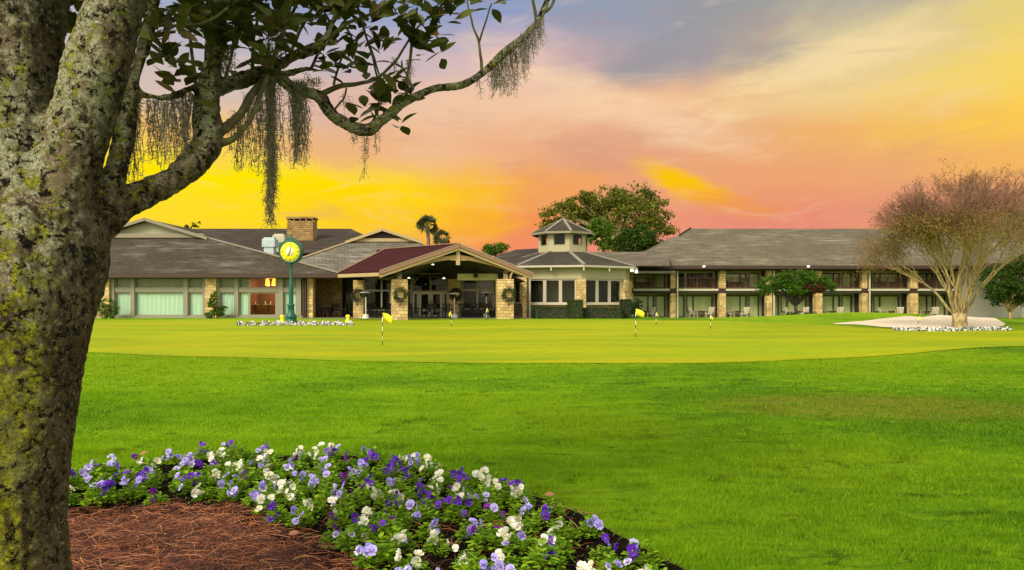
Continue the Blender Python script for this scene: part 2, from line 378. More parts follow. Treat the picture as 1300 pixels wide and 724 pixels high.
BED = catmull([(-4.0, 6.15), (-3.2, 6.7), (-2.4, 6.98), (-1.6, 6.95), (-.72, 6.45), (.27, 5.42), (.72, 4.55), (1.0, 3.95), (1.05, 3.1), (.8, 1.9), (0, 1.0), (-2, .4), (-4, .6), (-5.4, 2), (-5.5, 4.2), (-4.9, 5.6)], 8)
STRAW = catmull([(-3.3, 4.95), (-2.7, 5.12), (-2.0, 5.15), (-1.62, 4.75), (-1.15, 4.3), (-0.85, 3.95), (-.6, 3.2), (-.5, 2), (-1.5, .8), (-4, .9), (-5, 2.5), (-4.6, 4.4)], 6)
def grid_sheet(xs, ys, dz, name, m, keep=None):
    xs = np.array(xs); ys = np.array(ys); nx, ny = len(xs), len(ys)
    Xg, Yg = np.meshgrid(xs, ys); Zg = th(Xg, Yg)+dz
    idx = np.arange(nx*ny).reshape(ny, nx)
    F = np.stack([idx[:-1, :-1], idx[:-1, 1:], idx[1:, 1:], idx[1:, :-1]], -1).reshape(-1, 4)
    return np_obj(name, np.stack([Xg.ravel(), Yg.ravel(), Zg.ravel()], 1), F, m, smooth=True)
# --- lawn material
def lawn_nodes(t, o):
    a = t.noise(t.mapping(o, (0.35, 1.3, 1)), 1.0, 6, 0.65)
    f1 = t.noise(o, 6, 5, 0.7)
    big = t.noise(o, 0.16, 3, 0.5)
    c = t.mix(t.ms(a, 0.3, 0.7), (0.055, 0.180, 0.001, 1), (0.175, 0.350, 0.002, 1))
    c = t.mix(t.math('MULTIPLY', t.ms(f1, 0.35, 0.75), 0.5), c, (0.20, 0.38, 0.003, 1))
    st_ = t.noise(t.mapping(o, (0.9, 3.2, 1), (0, 0, 0.08), (4, 2, 0)), 1.0, 7, 0.72)
    c = t.mix(t.math('MULTIPLY', t.ms(st_, 0.50, 0.62), 0.8), c, (0.030, 0.110, 0.001, 1))
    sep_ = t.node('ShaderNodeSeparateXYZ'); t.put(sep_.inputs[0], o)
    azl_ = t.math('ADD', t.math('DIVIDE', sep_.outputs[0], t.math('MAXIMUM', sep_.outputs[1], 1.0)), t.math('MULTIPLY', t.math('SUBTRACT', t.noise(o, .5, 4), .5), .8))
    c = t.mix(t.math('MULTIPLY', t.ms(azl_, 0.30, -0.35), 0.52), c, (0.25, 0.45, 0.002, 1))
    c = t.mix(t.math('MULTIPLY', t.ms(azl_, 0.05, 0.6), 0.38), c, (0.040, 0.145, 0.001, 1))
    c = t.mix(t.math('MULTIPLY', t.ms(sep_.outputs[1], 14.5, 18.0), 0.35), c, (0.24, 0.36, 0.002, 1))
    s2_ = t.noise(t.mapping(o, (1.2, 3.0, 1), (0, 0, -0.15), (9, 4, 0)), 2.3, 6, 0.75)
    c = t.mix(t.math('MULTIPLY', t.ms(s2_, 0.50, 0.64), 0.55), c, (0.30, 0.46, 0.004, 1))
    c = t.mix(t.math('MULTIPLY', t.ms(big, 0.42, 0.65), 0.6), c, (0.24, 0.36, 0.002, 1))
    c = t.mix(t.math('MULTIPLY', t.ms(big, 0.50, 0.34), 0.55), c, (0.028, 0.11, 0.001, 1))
    # worn, browned patch in the rough on the right
    s = t.node('ShaderNodeSeparateXYZ'); t.put(s.inputs[0], o)
    dx = t.math('DIVIDE', t.math('SUBTRACT', s.outputs[0], 5.3), 2.5); dy = t.math('DIVIDE', t.math('SUBTRACT', s.outputs[1], 10.4), 1.3)
    d = t.math('ADD', t.math('MULTIPLY', dx, dx), t.math('MULTIPLY', dy, dy))
    d = t.math('ADD', d, t.math('MULTIPLY', t.math('SUBTRACT', t.noise(o, 1.2, 5, 0.7), 0.5), 2.2))
    c = t.mix(t.math('MULTIPLY', t.math('MULTIPLY', t.ms(d, 1.5, 0.1), t.ms(t.noise(t.mapping(o, (1, 2.5, 1)), 5, 6, 0.8), 0.38, 0.60)), 0.85), c, (0.27, 0.21, 0.03, 1))
    ln_ = t.math('ABSOLUTE', t.math('SUBTRACT', t.noise(t.mapping(o, (0.55, 1.7, 1), (0, 0, .12), (3, 8, 0)), 1.3, 3, 0.6, .5), 0.5))
    gate_ = t.math('MULTIPLY', t.ms(t.noise(o, 1.1, 4, .7, .3), .50, .60), t.ms(ln_, .028, .004))
    c = t.mix(t.math('MULTIPLY', gate_, .75), c, (0.018, 0.050, 0.001, 1))
    return c, a, f1
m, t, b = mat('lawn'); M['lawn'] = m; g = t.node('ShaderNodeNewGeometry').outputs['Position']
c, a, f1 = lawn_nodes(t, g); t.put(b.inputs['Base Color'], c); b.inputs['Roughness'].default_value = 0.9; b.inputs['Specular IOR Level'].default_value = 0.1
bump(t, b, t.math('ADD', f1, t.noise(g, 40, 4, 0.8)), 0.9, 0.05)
m, t, b = mat('grass_blades'); M['blades'] = m; g = t.node('ShaderNodeNewGeometry').outputs['Position']
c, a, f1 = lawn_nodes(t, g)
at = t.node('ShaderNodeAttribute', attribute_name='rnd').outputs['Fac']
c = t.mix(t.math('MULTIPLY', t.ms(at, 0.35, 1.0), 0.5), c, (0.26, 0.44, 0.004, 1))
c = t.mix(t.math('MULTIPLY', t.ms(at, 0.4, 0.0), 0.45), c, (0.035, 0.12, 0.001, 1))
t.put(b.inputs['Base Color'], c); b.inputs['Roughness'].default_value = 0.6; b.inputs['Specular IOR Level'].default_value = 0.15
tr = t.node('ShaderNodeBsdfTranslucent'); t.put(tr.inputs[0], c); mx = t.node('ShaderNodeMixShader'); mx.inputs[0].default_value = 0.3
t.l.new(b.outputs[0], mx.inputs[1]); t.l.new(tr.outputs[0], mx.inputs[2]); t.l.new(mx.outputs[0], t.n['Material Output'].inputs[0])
m, t, b = mat('putting_green'); M['green'] = m; g = t.node('ShaderNodeNewGeometry').outputs['Position']
a = t.noise(t.mapping(g, (0.12, 0.45, 1)), 1.0, 5, 0.6); f1 = t.noise(t.mapping(g, (1, 2.5, 1)), 5, 5, 0.7); bb = t.noise(t.mapping(g, (0.06, 0.5, 1)), 1.3, 3, 0.5)
c = t.mix(t.ms(a, 0.35, 0.65), (0.205, 0.265, 0.001, 1), (0.345, 0.335, 0.001, 1))
c = t.mix(t.math('MULTIPLY', t.ms(f1, 0.4, 0.62), 0.5), c, (0.15, 0.24, 0.001, 1))
f2_ = t.noise(t.mapping(g, (1, 3, 1), (0, 0, .3)), 1.4, 6, 0.75); c = t.mix(t.math('MULTIPLY', t.ms(f2_, 0.52, 0.66), 0.45), c, (0.42, 0.40, 0.004, 1))
c = t.mix(t.math('MULTIPLY', t.ms(bb, 0.45, 0.7), 0.5), c, (0.24, 0.36, 0.002, 1))
t.put(b.inputs['Base Color'], c); b.inputs['Roughness'].default_value = 0.85; b.inputs['Specular IOR Level'].default_value = 0.1
bump(t, b, t.noise(g, 25, 3, 0.8), 0.4, 0.01)
xs = np.concatenate([[-900, -400, -200, -120, -80, -60], np.arange(-45, -8, 0.5), np.arange(-8, 12, .25), np.arange(12, 46, 0.5), [60, 80, 120, 200, 400, 900]])
ys = np.concatenate([[-300, -100, -40, -15, -5], np.arange(-2, 18, 0.125), np.arange(18, 70, 0.5), [75, 85, 100, 130, 180, 260, 400, 700, 1200]])
lawn = grid_sheet(xs, ys, 0, 'lawn_ground', M['lawn']); tag(lawn, 'broad green lawn ground running up to the buildings', 'lawn', kind='structure')
# --- putting green sheet between a front and a back curve
fr_px = [(-200, 440), (60, 447), (200, 452), (330, 455), (500, 460), (700, 462), (850, 462), (1000, 458), (1150, 450), (1300, 440), (1420, 434)]
frp = [ground(*p) for p in fr_px]; bk_px = [(-200, 408), (60, 407.5), (400, 407.2), (700, 406.8), (860, 407.3), (960, 409.5), (1060, 414), (1140, 418.5), (1300, 420.5), (1420, 421)]
bkp = [ground(*p) for p in bk_px]
def gcurve(P):
    C = catmull([(p.x, p.y) for p in P], 10, False); return np.array(C)
gf, gb = gcurve(frp), gcurve(bkp)
n = 160; tt = np.linspace(0, 1, n)
def resamp(C): 
    s = np.linspace(0, 1, len(C)); return np.stack([np.interp(tt, s, C[:, 0]), np.interp(tt, s, C[:, 1])], 1)
def at_az(C, a):     # resample along azimuth so rows do not shear
    k = C[:, 0]/C[:, 1]; return np.interp(a, k, C[:, 1])
aa = np.linspace(-0.92, 0.84, n); yf = at_az(gf, aa); yb = at_az(gb, aa)
rowsn = 70; V = []
for j in range(rowsn+1):
    yy = yf+(yb-yf)*j/rowsn; xx = aa*yy
    V.append(np.stack([xx, yy, th(xx, yy)+0.015], 1))
V = np.concatenate(V); idx = np.arange(n*(rowsn+1)).reshape(rowsn+1, n)
F = np.stack([idx[:-1, :-1], idx[:-1, 1:], idx[1:, 1:], idx[1:, :-1]], -1).reshape(-1, 4)
pg = np_obj('putting_green', V, F, M['green'], smooth=True); tag(pg, 'smooth yellow-green putting green in front of the clubhouse', 'putting green', kind='structure')
# --- bunker
m, t, b = mat('sand'); M['sand'] = m; g = t.node('ShaderNodeNewGeometry').outputs['Position']
n1_ = t.noise(g, 1.2, 5, 0.6); t.put(b.inputs['Base Color'], t.mix(n1_, (0.55, 0.44, 0.29, 1), (0.82, 0.70, 0.50, 1))); b.inputs['Roughness'].default_value = 0.95
bump(t, b, t.math('ADD', t.noise(g, 8, 5, 0.7), t.math('SINE', t.math('MULTIPLY', t.noise(g, .5, 2), 120))), 0.5, 0.04)
sp = [ground(*p) for p in [(1058, 411.5), (1110, 406.5), (1150, 402), (1190, 400.5), (1232, 401), (1268, 407), (1276, 412), (1262, 416.5), (1200, 417.6), (1140, 416.8), (1090, 413)]]
SC = catmull([(p.x, p.y) for p in sp], 8); cx = sum(p[0] for p in SC)/len(SC); cy = sum(p[1] for p in SC)/len(SC)
V = []; NR = 24
for r_ in range(NR+1):
    f = r_/NR
    for p in SC:
        x = cx+(p[0]-cx)*f; y = cy+(p[1]-cy)*f
        V.append((x, y, float(th(x, y))+0.03+0.02*mnoise.noise(Vector((x, y, 0)))))
nn = len(SC); F = [(r_*nn+k, r_*nn+(k+1) % nn, (r_+1)*nn+(k+1) % nn, (r_+1)*nn+k) for r_ in range(NR) for k in range(nn)]
o = np_obj('sand_bunker', V, F, M['sand'], smooth=True); tag(o, 'pale sand bunker on the grassy mound by the bare tree', 'bunker', kind='structure')
# --- flower bed soil and straw ground
m, t, b = mat('soil'); M['soil'] = m; g = t.node('ShaderNodeNewGeometry').outputs['Position']
f1 = t.noise(g, 14, 6, 0.75); t.put(b.inputs['Base Color'], t.mix(f1, (0.004, 0.003, 0.002, 1), (0.020, 0.013, 0.007, 1))); b.inputs['Roughness'].default_value = 1; b.inputs['Specular IOR Level'].default_value = .03
bump(t, b, f1, 1.0, 0.08)
m, t, b = mat('straw_base'); M['straw_base'] = m; g = t.node('ShaderNodeNewGeometry').outputs['Position']
f1 = t.noise(t.mapping(g, (1, 3, 1), (0, 0, 0.6)), 16, 6, 0.8, 1.0); t.put(b.inputs['Base Color'], t.mix(f1, (0.025, 0.006, 0.002, 1), (0.22, 0.065, 0.018, 1))); b.inputs['Roughness'].default_value = 1
bump(t, b, f1, 1.0, 0.05)
def bedz(x, y): return float(th(x, y))+0.012+0.022*mnoise.fractal(Vector((x*3, y*3, 0)), 1, 2, 3)
def radial(poly, c, rings, zf, name, m, edge):
    V = []; nn = len(poly)
    for r_ in range(rings+1):
        f = r_/rings
        for p in poly:
            x = c[0]+(p[0]-c[0])*f; y = c[1]+(p[1]-c[1])*f
            e = max(0, 1-(1-f)*rings/4)
            V.append((x, y, zf(x, y)+(0.03*(1-e)) + edge*e))
    F = [(r_*nn+k, r_*nn+(k+1) % nn, (r_+1)*nn+(k+1) % nn, (r_+1)*nn+k) for r_ in range(rings) for k in range(nn)]
    return np_obj(name, V, F, m, smooth=True)
o = radial(BED, (-2.1, 3.9), 60, bedz, 'flower_bed_soil', M['soil'], 0.012); tag(o, 'dark soil of the curved flower bed', 'soil', kind='structure')
o = radial(STRAW, (-2.6, 3.0), 40, lambda x, y: bedz(x, y)+0.018, 'straw_ground', M['straw_base'], -0.02); tag(o, 'russet mulch ground round the tree', 'mulch', kind='structure')
# --- pine straw needles
m, t, b = mat('pine_straw'); M['straw'] = m; f = t.node('ShaderNodeAttribute', attribute_name='rnd').outputs['Fac']
t.put(b.inputs['Base Color'], t.ramp(f, [(0, (0.035, 0.008, 0.004, 1)), (0.45, (0.13, 0.030, 0.010, 1)), (0.8, (0.40, 0.12, 0.034, 1)), (1, (0.62, 0.29, 0.10, 1))])); b.inputs['Roughness'].default_value = 0.6
def strands(P0, ang, length, wid, lift, segs=5, curl=0.5):
    N = len(P0); V = np.zeros((N, segs+1, 2, 3)); p = P0.copy(); a = ang.copy(); dc = rng.normal(0, curl, N)
    for k in range(segs+1):
        nrm = np.stack([-np.sin(a), np.cos(a), np.zeros(N)], 1)
        up = lift*np.sin(k/segs*PI)
        q = p.copy(); q[:, 2] += up
        V[:, k, 0] = q-nrm*wid[:, None]/2; V[:, k, 1] = q+nrm*wid[:, None]/2; V[:, k, 1, 2] += wid*0.6
        p = p+np.stack([np.cos(a), np.sin(a), np.zeros(N)], 1)*(length/segs)[:, None]; a = a+dc/segs
    base = (np.arange(N)*(segs+1)*2)[:, None]; k = np.arange(segs)*2
    F = np.stack([base+k, base+k+1, base+k+3, base+k+2], -1).reshape(-1, 4)
    return V.reshape(-1, 3), F
pts = []
while len(pts) < 19000:
    x, y = random.uniform(-3.6, .5), random.uniform(3.2, 5.3); pts.append((x, y))
pts = np.array(pts); k = inpoly(pts[:, 0], pts[:, 1], STRAW); ex = (~k) & inpoly(pts[:, 0], pts[:, 1], BED) & (rng.random(len(pts)) < 0.10); pts = pts[k | ex]
P0 = np.array([(x, y, bedz(x, y)+0.05+random.uniform(-0.005, 0.015)) for x, y in pts]); N = len(P0)
V, F = strands(P0, rng.uniform(0, 2*PI, N), rng.uniform(0.07, 0.20, N), rng.uniform(0.0011, 0.0025, N), rng.uniform(0, 0.02, N)[:, ], 5, 0.7)
o = np_obj('pine_straw', V, F, M['straw'], attr=np.repeat(rng.random(N), 12)); tag(o, 'russet pine straw mulch scattered round the mossy tree', 'pine straw', kind='stuff')
# --- crumbs of soil, bark and sprouting bits between the pansies
m, t, b = mat('soil_litter'); M['litter'] = m; f = t.node('ShaderNodeAttribute', attribute_name='rnd').outputs['Fac']
t.put(b.inputs['Base Color'], t.ramp(f, [(0, (.006, .004, .003, 1)), (.5, (.030, .018, .010, 1)), (.75, (.09, .05, .025, 1)), (.85, (.05, .12, .01, 1)), (1, (.12, .24, .02, 1))])); b.inputs['Roughness'].default_value = .9
N = 26000; x_ = rng.uniform(-5, 1.1, N); y_ = rng.uniform(3.3, 7.1, N); kk = inpoly(x_, y_, BED) & ~inpoly(x_, y_, STRAW); x_, y_ = x_[kk], y_[kk]; N = len(x_)
P0 = np.array([(a_, b_, bedz(a_, b_)+.030) for a_, b_ in zip(x_, y_)]); P0[:, 2] += rng.uniform(0, .016, N)
Nn = rng.normal(size=(N, 3)); A_ = rng.normal(size=(N, 3)); Nn /= np.linalg.norm(Nn, axis=1, keepdims=True); A_ -= Nn*np.sum(A_*Nn, 1, keepdims=True); A_ /= np.linalg.norm(A_, axis=1, keepdims=True); B_ = np.cross(Nn, A_); L_ = rng.uniform(.006, .024, N)[:, None]
V = np.stack([P0-A_*L_/2, P0+B_*L_*.3, P0+A_*L_/2, P0-B_*L_*.3], 1).reshape(-1, 3)
o = np_obj('soil_litter', V, np.arange(N*4).reshape(-1, 4), M['litter'], attr=np.repeat(rng.random(N), 4)); tag(o, 'dark crumbs and small sprouts on the soil between the pansies', 'mulch', kind='stuff')
# --- grass blades in the near lawn
def scatter(y0, y1, dens):
    area = 0.875*(y1*y1-y0*y0); n = int(area*dens)
    yy = np.sqrt(rng.uniform(y0*y0, y1*y1, n)); xx = rng.uniform(-0.70, 1.05, n)*yy
    return xx, yy
gx, gy, gh, gw = [], [], [], []
for y0, y1, dn_, hh, ww in ((3.6, 5.5, 7500, .030, .0045), (5.5, 8, 5200, .029, .006), (8, 12, 2500, .027, .009), (12, 19, 850, .025, .016), (19, 26, 260, .022, .03)):
    x_, y_ = scatter(y0, y1, dn_); kk = (x_/y_ > -0.66)
    x_, y_ = x_[kk], y_[kk]
    gyf = np.interp(x_/y_, aa, yf)
    kk = ~inpoly(x_, y_, BED) & (y_ < gyf+0.30*np.abs(rng.normal(size=len(y_)))*(rng.random(len(y_)) < .5))
    x_, y_ = x_[kk], y_[kk]; gx.append(x_); gy.append(y_); gh.append(np.full(len(x_), hh)); gw.append(np.full(len(x_), ww))
gx, gy, gh, gw = map(np.concatenate, (gx, gy, gh, gw)); N = len(gx)
tuft = np.array([mnoise.noise(Vector((x*2.2, y*2.2, 0)))+0.7*mnoise.noise(Vector((x*0.7, y*2.0, 5))) for x, y in zip(gx[::1], gy[::1])])
gh = gh*rng.uniform(0.5, 1.3, N)*(1+0.8*tuft); a = rng.uniform(0, 2*PI, N); gz = th(gx, gy)
B = np.stack([gx, gy, gz], 1); sd = np.stack([np.cos(a), np.sin(a), np.zeros(N)], 1)*gw[:, None]/2
ln = np.stack([rng.normal(0, .4, N), rng.normal(0, .4, N), np.ones(N)], 1)*gh[:, None]
V = np.stack([B-sd, B+sd, B+ln], 1).reshape(-1, 3); F = np.arange(N*3).reshape(-1, 3)
o = np_obj('grass', V, F, M['blades'], attr=np.repeat(rng.random(N), 3)); tag(o, 'short green grass blades of the near lawn', 'grass', kind='stuff')
print('blades', N)
# ================================================================== BUILDINGS
GZ = 0.33
def window(root, x0, x1, z0, z1, y, fm, fw=0.09, mull=(), trans=(), back=None, by=0.12, backm=None, name='window', dep=0.1, glass=True, rot=None):
    """framed opening facing -y at depth y; sub-parts pane and curtain"""
    f = MB(); d0, d1 = y-dep/2, y+dep/2
    f.box(x0, x0+fw, d0, d1, z0, z1); f.box(x1-fw, x1, d0, d1, z0, z1)
    f.box(x0+fw, x1-fw, d0, d1, z0, z0+fw); f.box(x0+fw, x1-fw, d0, d1, z1-fw, z1)
    for mx_ in mull: f.box(mx_-fw/2, mx_+fw/2, d0+.004, d1-.004, z0+fw, z1-fw)
    xs_ = [x0+fw]+[q for mx_ in mull for q in (mx_-fw/2, mx_+fw/2)]+[x1-fw]
    for tz in trans:
        for i in range(0, len(xs_), 2): f.box(xs_[i], xs_[i+1], d0+.002, d1-.002, tz-fw/2, tz+fw/2)
    def fin(mb, nm, m_, par):
        if rot: 
            mt = Matrix.Translation(rot[0]) @ Matrix.Rotation(rot[1], 4, 'Z') @ Matrix.Translation(-Vector(rot[0]))
            mb.v = [mt @ v for v in mb.v]
        return mb.build(nm, m_, par)
    fo = fin(f, name, fm, root)
    if glass:
        p = MB(); p.add([(x0+fw/2, y, z0+fw/2), (x1-fw/2, y, z0+fw/2), (x1-fw/2, y, z1-fw/2), (x0+fw/2, y, z1-fw/2)], [(0, 1, 2, 3)]); fin(p, 'pane', M['glass'], fo)
    if backm:
        c = MB(); n_ = max(6, int((x1-x0)/0.07)); vs = []
        for i in range(n_+1):
            x = x0+0.02+(x1-x0-0.04)*i/n_; yy = y+by+0.035*math.sin(i*2.1+math.sin(i*.7)*1.5)
            vs += [(x, yy, z0+0.02), (x, yy, z1-0.02)]
        c.add(vs, [(2*i, 2*i+2, 2*i+3, 2*i+1) for i in range(n_)], True); fin(c, 'curtain' if 'curtain' in backm.name else 'backing_panel', backm, fo)
    return fo
def column(root, x0, x1, y0, y1, z0, z1, m_=None, name='column', rot=0, piv=None):
    c = MB(); c.box(x0, x1, y0, y1, z0, z1, rot, piv); o = c.build(name, m_ or M['stone'], root)
    bv = o.modifiers.new('bevel', 'BEVEL'); bv.width = 0.02; bv.segments = 1
    return o
# ------------------------------------------------------------------ low hall on the left
Yh = 50.0
hall = empty('banquet_hall', (PX(260, Yh), Yh, GZ), 'low hall at left with weathered shingle roof, pale gablet and curtained window bays', 'building')
s18 = lambda px: PX(px, Yh)
zt, zb = PZ(350.5, Yh), GZ
xl, xr = s18(-60), s18(385)
mb = MB(); mb.box(xl, xr+0.1, Yh+9.0, Yh+9.2, zb-.3, zt); mb.box(xl, xl+.2, Yh+.2, Yh+9, zb-.3, zt); mb.build('rear_wall', M['dark_wall'], hall)
mb = MB(); mb.box(xr-0.05, xr+0.15, Yh+.15, Yh+9, zb-.3, zt); mb.build('side_wall', M['stone_dark'], hall)
mb = MB(); mb.box(xl, xr, Yh+.1, Yh+9, zb-.3, zb+0.02); mb.build('floor', M['dark_wall'], hall)
mb = MB(); mb.box(xl, xr, Yh-.02, Yh+9, zt, zt+0.1); mb.build('ceiling', M['ceiling_dark'], hall)
zs0, zs1 = zb-0.05, PZ(401, Yh)
mb = MB(); mb.box(xl, xr, Yh-0.12, Yh+0.12, zs0-.3, zs1); mb.build('sill_wall', M['frame_grey'], hall)
ztr0, ztr1 = PZ(371, Yh), PZ(366, Yh); ztop = PZ(352, Yh)
posts = [(95, 100), (142, 146.5), (167, 172), (234, 239.5), (258.5, 263), (277, 279.5), (298.5, 303.5), (355, 360), (377, 383)]
for a, b_ in posts: mb = MB(); mb.box(s18(a), s18(b_), Yh-0.16, Yh+0.1, zs1, zt); mb.build('window_post', M['frame_grey'], hall)
edges = [(-60, 95), (100, 127), (146.5, 167), (172, 234), (239.5, 258.5), (279.5, 298.5), (303.5, 355), (360, 377)]
for a, b_ in edges:
    mb = MB(); mb.box(s18(a), s18(b_), Yh-0.10, Yh+0.08, ztr0, ztr1); mb.build('transom', M['frame_grey'], hall)
    mb = MB(); mb.box(s18(a), s18(b_), Yh-0.10, Yh+0.08, ztop, zt); mb.build('header', M['frame_grey'], hall)
for a, b_ in edges:
    if a == -60: a = 40
    if (a, b_) == (303.5, 355):
        window(hall, s18(303.5), s18(316.5), zs1, ztr0, Yh+.02, M['frame_grey'], 0.07, backm=M['curtain_mint'])
        window(hall, s18(303.5), s18(316.5), ztr1, ztop, Yh+.02, M['frame_grey'], 0.07, backm=M['shade_panel'])
        window(hall, s18(316.5), s18(351), zs1, ztr0, Yh+.02, M['frame_grey'], 0.08, backm=None, name='dining_window')
        window(hall, s18(316.5), s18(351), ztr1, ztop, Yh+.02, M['frame_grey'], 0.07, backm=None, name='dining_window')
        mb = MB(); mb.box(s18(351), s18(355), Yh-.06, Yh+.06, zs1, ztr0); mb.box(s18(351), s18(355), Yh-.06, Yh+.06, ztr1, ztop); mb.build('side_panel', M['frame_grey'], hall)
        continue
    window(hall, s18(a), s18(b_), zs1, ztr0, Yh+.02, M['frame_grey'], 0.07, backm=M['curtain_mint'])
    window(hall, s18(a), s18(b_), ztr1, ztop, Yh+.02, M['frame_grey'], 0.07, backm=M['shade_panel'])
column(hall, s18(127), s18(142), Yh-0.35, Yh+0.3, zb-.3, zt-.01); column(hall, s18(263), s18(277), Yh-0.35, Yh+0.3, zb-.3, zt-.01)
column(hall, s18(390), s18(398), Yh-0.1, Yh+0.5, zb-.3, zt-.01)
mb = MB(); mb.box(s18(385.5), s18(387.5), Yh-.3, Yh-.1, zb, zt); mb.box(s18(388.5), s18(390), Yh-.35, Yh-.2, zb, zt-.3); mb.build('downpipe', M['wood_brown'], hall)
mb = MB(); mb.box(s18(314), s18(353), Yh+2.6, Yh+2.7, zb, zt); mb.box(s18(312), s18(314), Yh+.4, Yh+2.7, zb, zt); mb.box(s18(353), s18(355), Yh+.4, Yh+2.7, zb, zt); mb.build('dining_room_wall', M['room_warm'], hall)
for k, px in enumerate((339.5, 348.0)):
    Yl = Yh+1.0; r = empty('pendant_lamp', (PX(px, Yl), Yl, PZ(362.5, Yl)), ('left' if k == 0 else 'right')+' of the two glowing amber pendant lamps behind the hall window', 'lamp', 'amber pendant lamps in the hall')
    c = Vector(r.location); s = MB(); s.lathe(c, [(0.0, 0.5), (0.1, .48), (.13, .3), (.16, 0.0), (.10, -.03), (0, -.03)], 14); s.build('lamp_shade', M['lamp_warm'], r)
    s = MB(); s.tube([c+Vector((0, 0, .48)), Vector((c.x, c.y, zt))], 0.012, 5); s.build('cord', M['black'], r)
pl_ = bpy.data.lights.new('pendant_glow', 'POINT'); pl_.energy = 55; pl_.color = (1, .55, .2); pl_.shadow_soft_size = .15; po_ = bpy.data.objects.new('pendant_glow', pl_); col.objects.link(po_); po_.parent = r; po_.location = (-.25, 0, -.15)
# small tables seen through the dining window
for k, px in enumerate((322, 341)):
    Yt = Yh+1.4; x = PX(px, Yt); r = empty('dining_table', (x, Yt, zb), ('left' if k == 0 else 'right')+' set dining table seen through the hall dining window', 'table', 'dining tables inside the hall')
    s = MB(); s.lathe((x, Yt, zb), [(0, .98), (.45, .98), (.45, .94), (0, .94)], 16); s.build('tabletop', M['chair_pale'], r)
    s = MB(); s.lathe((x, Yt, zb), [(0.28, 0.02), (.28, .05), (.05, .1), (.05, .94)], 10); s.build('pedestal', M['black'], r)
    for q in (-.2, .18): s = MB(); s.lathe((x+q, Yt-.1, zb+.98), [(0.03, 0), (.035, .12), (.03, .2), (.0, .2)], 8); s.build('glass_tumbler', M['white'], r)
# roof: hip with gablet
ze = PZ(347, 49.0); Ye = 49.0; d = 9.0; zg = PZ(302, Ye+d); gx0, gx1 = PX(115, Ye+d), PX(262, Ye+d); gxc = PX(188, Ye+d); zp = PZ(278.5, Ye+d)
ex0, ex1 = -46.5, PX(431, Ye); Yb = Ye+22
zr = zg+(zp-zg)
mb = MB()
mb.slab([(ex0, Ye, ze), (ex1, Ye, ze), (gx1, Ye+d, zg), (gx0, Ye+d, zg)], .1); mb.build('front_roof', M['roof_hall'], hall)
mb = MB(); mb.slab([(ex1, Ye, ze), (ex1, Yb, ze), (gx1, Yb, zg), (gx1, Ye+d, zg)], .1)
mb.slab([(ex0, Ye, ze), (gx0, Ye+d, zg), (gx0, Yb, zg), (ex0, Yb, ze)], .1)
mb.slab([(gx1, Ye+d, zg), (gx1, Yb, zg), (gxc, Yb, zp), (gxc, Ye+d-.5, zp), (gx1+.3, Ye+d-.5, zg-.05)], .12)
mb.slab([(gx0, Ye+d, zg), (gx0-.3, Ye+d-.5, zg-.05), (gxc, Ye+d-.5, zp), (gxc, Yb, zp), (gx0, Yb, zg)], .12); mb.build('upper_roof', M['roof_hall'], hall)
mb = MB(); mb.add([(gx0+.4, Ye+d+.1, zg-.05), (gx1-.4, Ye+d+.1, zg-.05), (gxc, Ye+d+.1, zp-.13)], [(0, 1, 2)]); mb.build('gablet', plain('gablet', (0.33, 0.32, 0.21), .7, .1), hall)
mb = MB()
for a, b_ in (((gx0-.3, Ye+d-.55, zg-.10), (gxc, Ye+d-.55, zp-.06)), ((gxc, Ye+d-.55, zp-.06), (gx1+.3, Ye+d-.55, zg-.10))): mb.bar(a, b_, .10, .24)
mb.box(gx0+.1, gx1-.1, Ye+d-.3, Ye+d+.05, zg-.02, zg+.32); mb.build('gablet_trim', M['trim'], hall)
mb = MB(); mb.box(ex0, ex1, Ye-.03, Ye+.05, ze-.30, ze-.02); mb.box(ex0, ex1, Ye+.05, Yh-.02, ze-.34, ze-.30)
mb.box(ex1-.05, ex1+.03, Ye+.05, Ye+18, ze-.30, ze-.02); mb.build('fascia', M['wood_brown'], hall)
mb = MB(); mb.bar((ex1, Ye, ze+.04), (gx1, Ye+d, zg+.04), .3, .07); mb.build('hip_cap', M['trim'], hall)
# ------------------------------------------------------------------ rear hall with second gablet, long dark ridge and chimney
rear = empty('clubhouse', (PX(480, 56), 56, GZ), 'main clubhouse block behind the entrance with pale weathered gablet roof and stone walls', 'building')
Y2 = 52.0; z2 = PZ(347, 52); d2 = 8.0; zg2 = PZ(307, Y2+d2); g20, g21 = PX(445, Y2+d2), PX(532, Y2+d2); g2c = PX(487, Y2+d2); zp2 = PZ(291.5, Y2+d2)
e20, e21 = -18.6, 3.0
Ywall = 53.5
mb = MB(); mb.slab([(e20, Y2, z2), (PX(560, Y2), Y2, z2), (g21, Y2+d2, zg2), (g20, Y2+d2, zg2)], .1); mb.build('front_roof', M['roof_grey'], rear)
mb = MB(); mb.slab([(e20, Y2, z2), (g20, Y2+d2, zg2), (g20, Y2+24, zg2), (e20, Y2+24, z2)], .1)
mb.slab([(PX(560, Y2), Y2, z2), (1.5, Y2+24, z2), (g21, Y2+24, zg2), (g21, Y2+d2, zg2)], .1)
mb.slab([(g20, Y2+d2, zg2), (g20-.3, Y2+d2-.5, zg2-.05), (g2c, Y2+d2-.5, zp2), (g2c, Y2+24, zp2), (g20, Y2+24, zg2)], .12)
mb.slab([(g21, Y2+d2, zg2), (g21, Y2+24, zg2), (g2c, Y2+24, zp2), (g2c, Y2+d2-.5, zp2), (g21+.3, Y2+d2-.5, zg2-.05)], .12); mb.build('upper_roof', M['roof_grey'], rear)
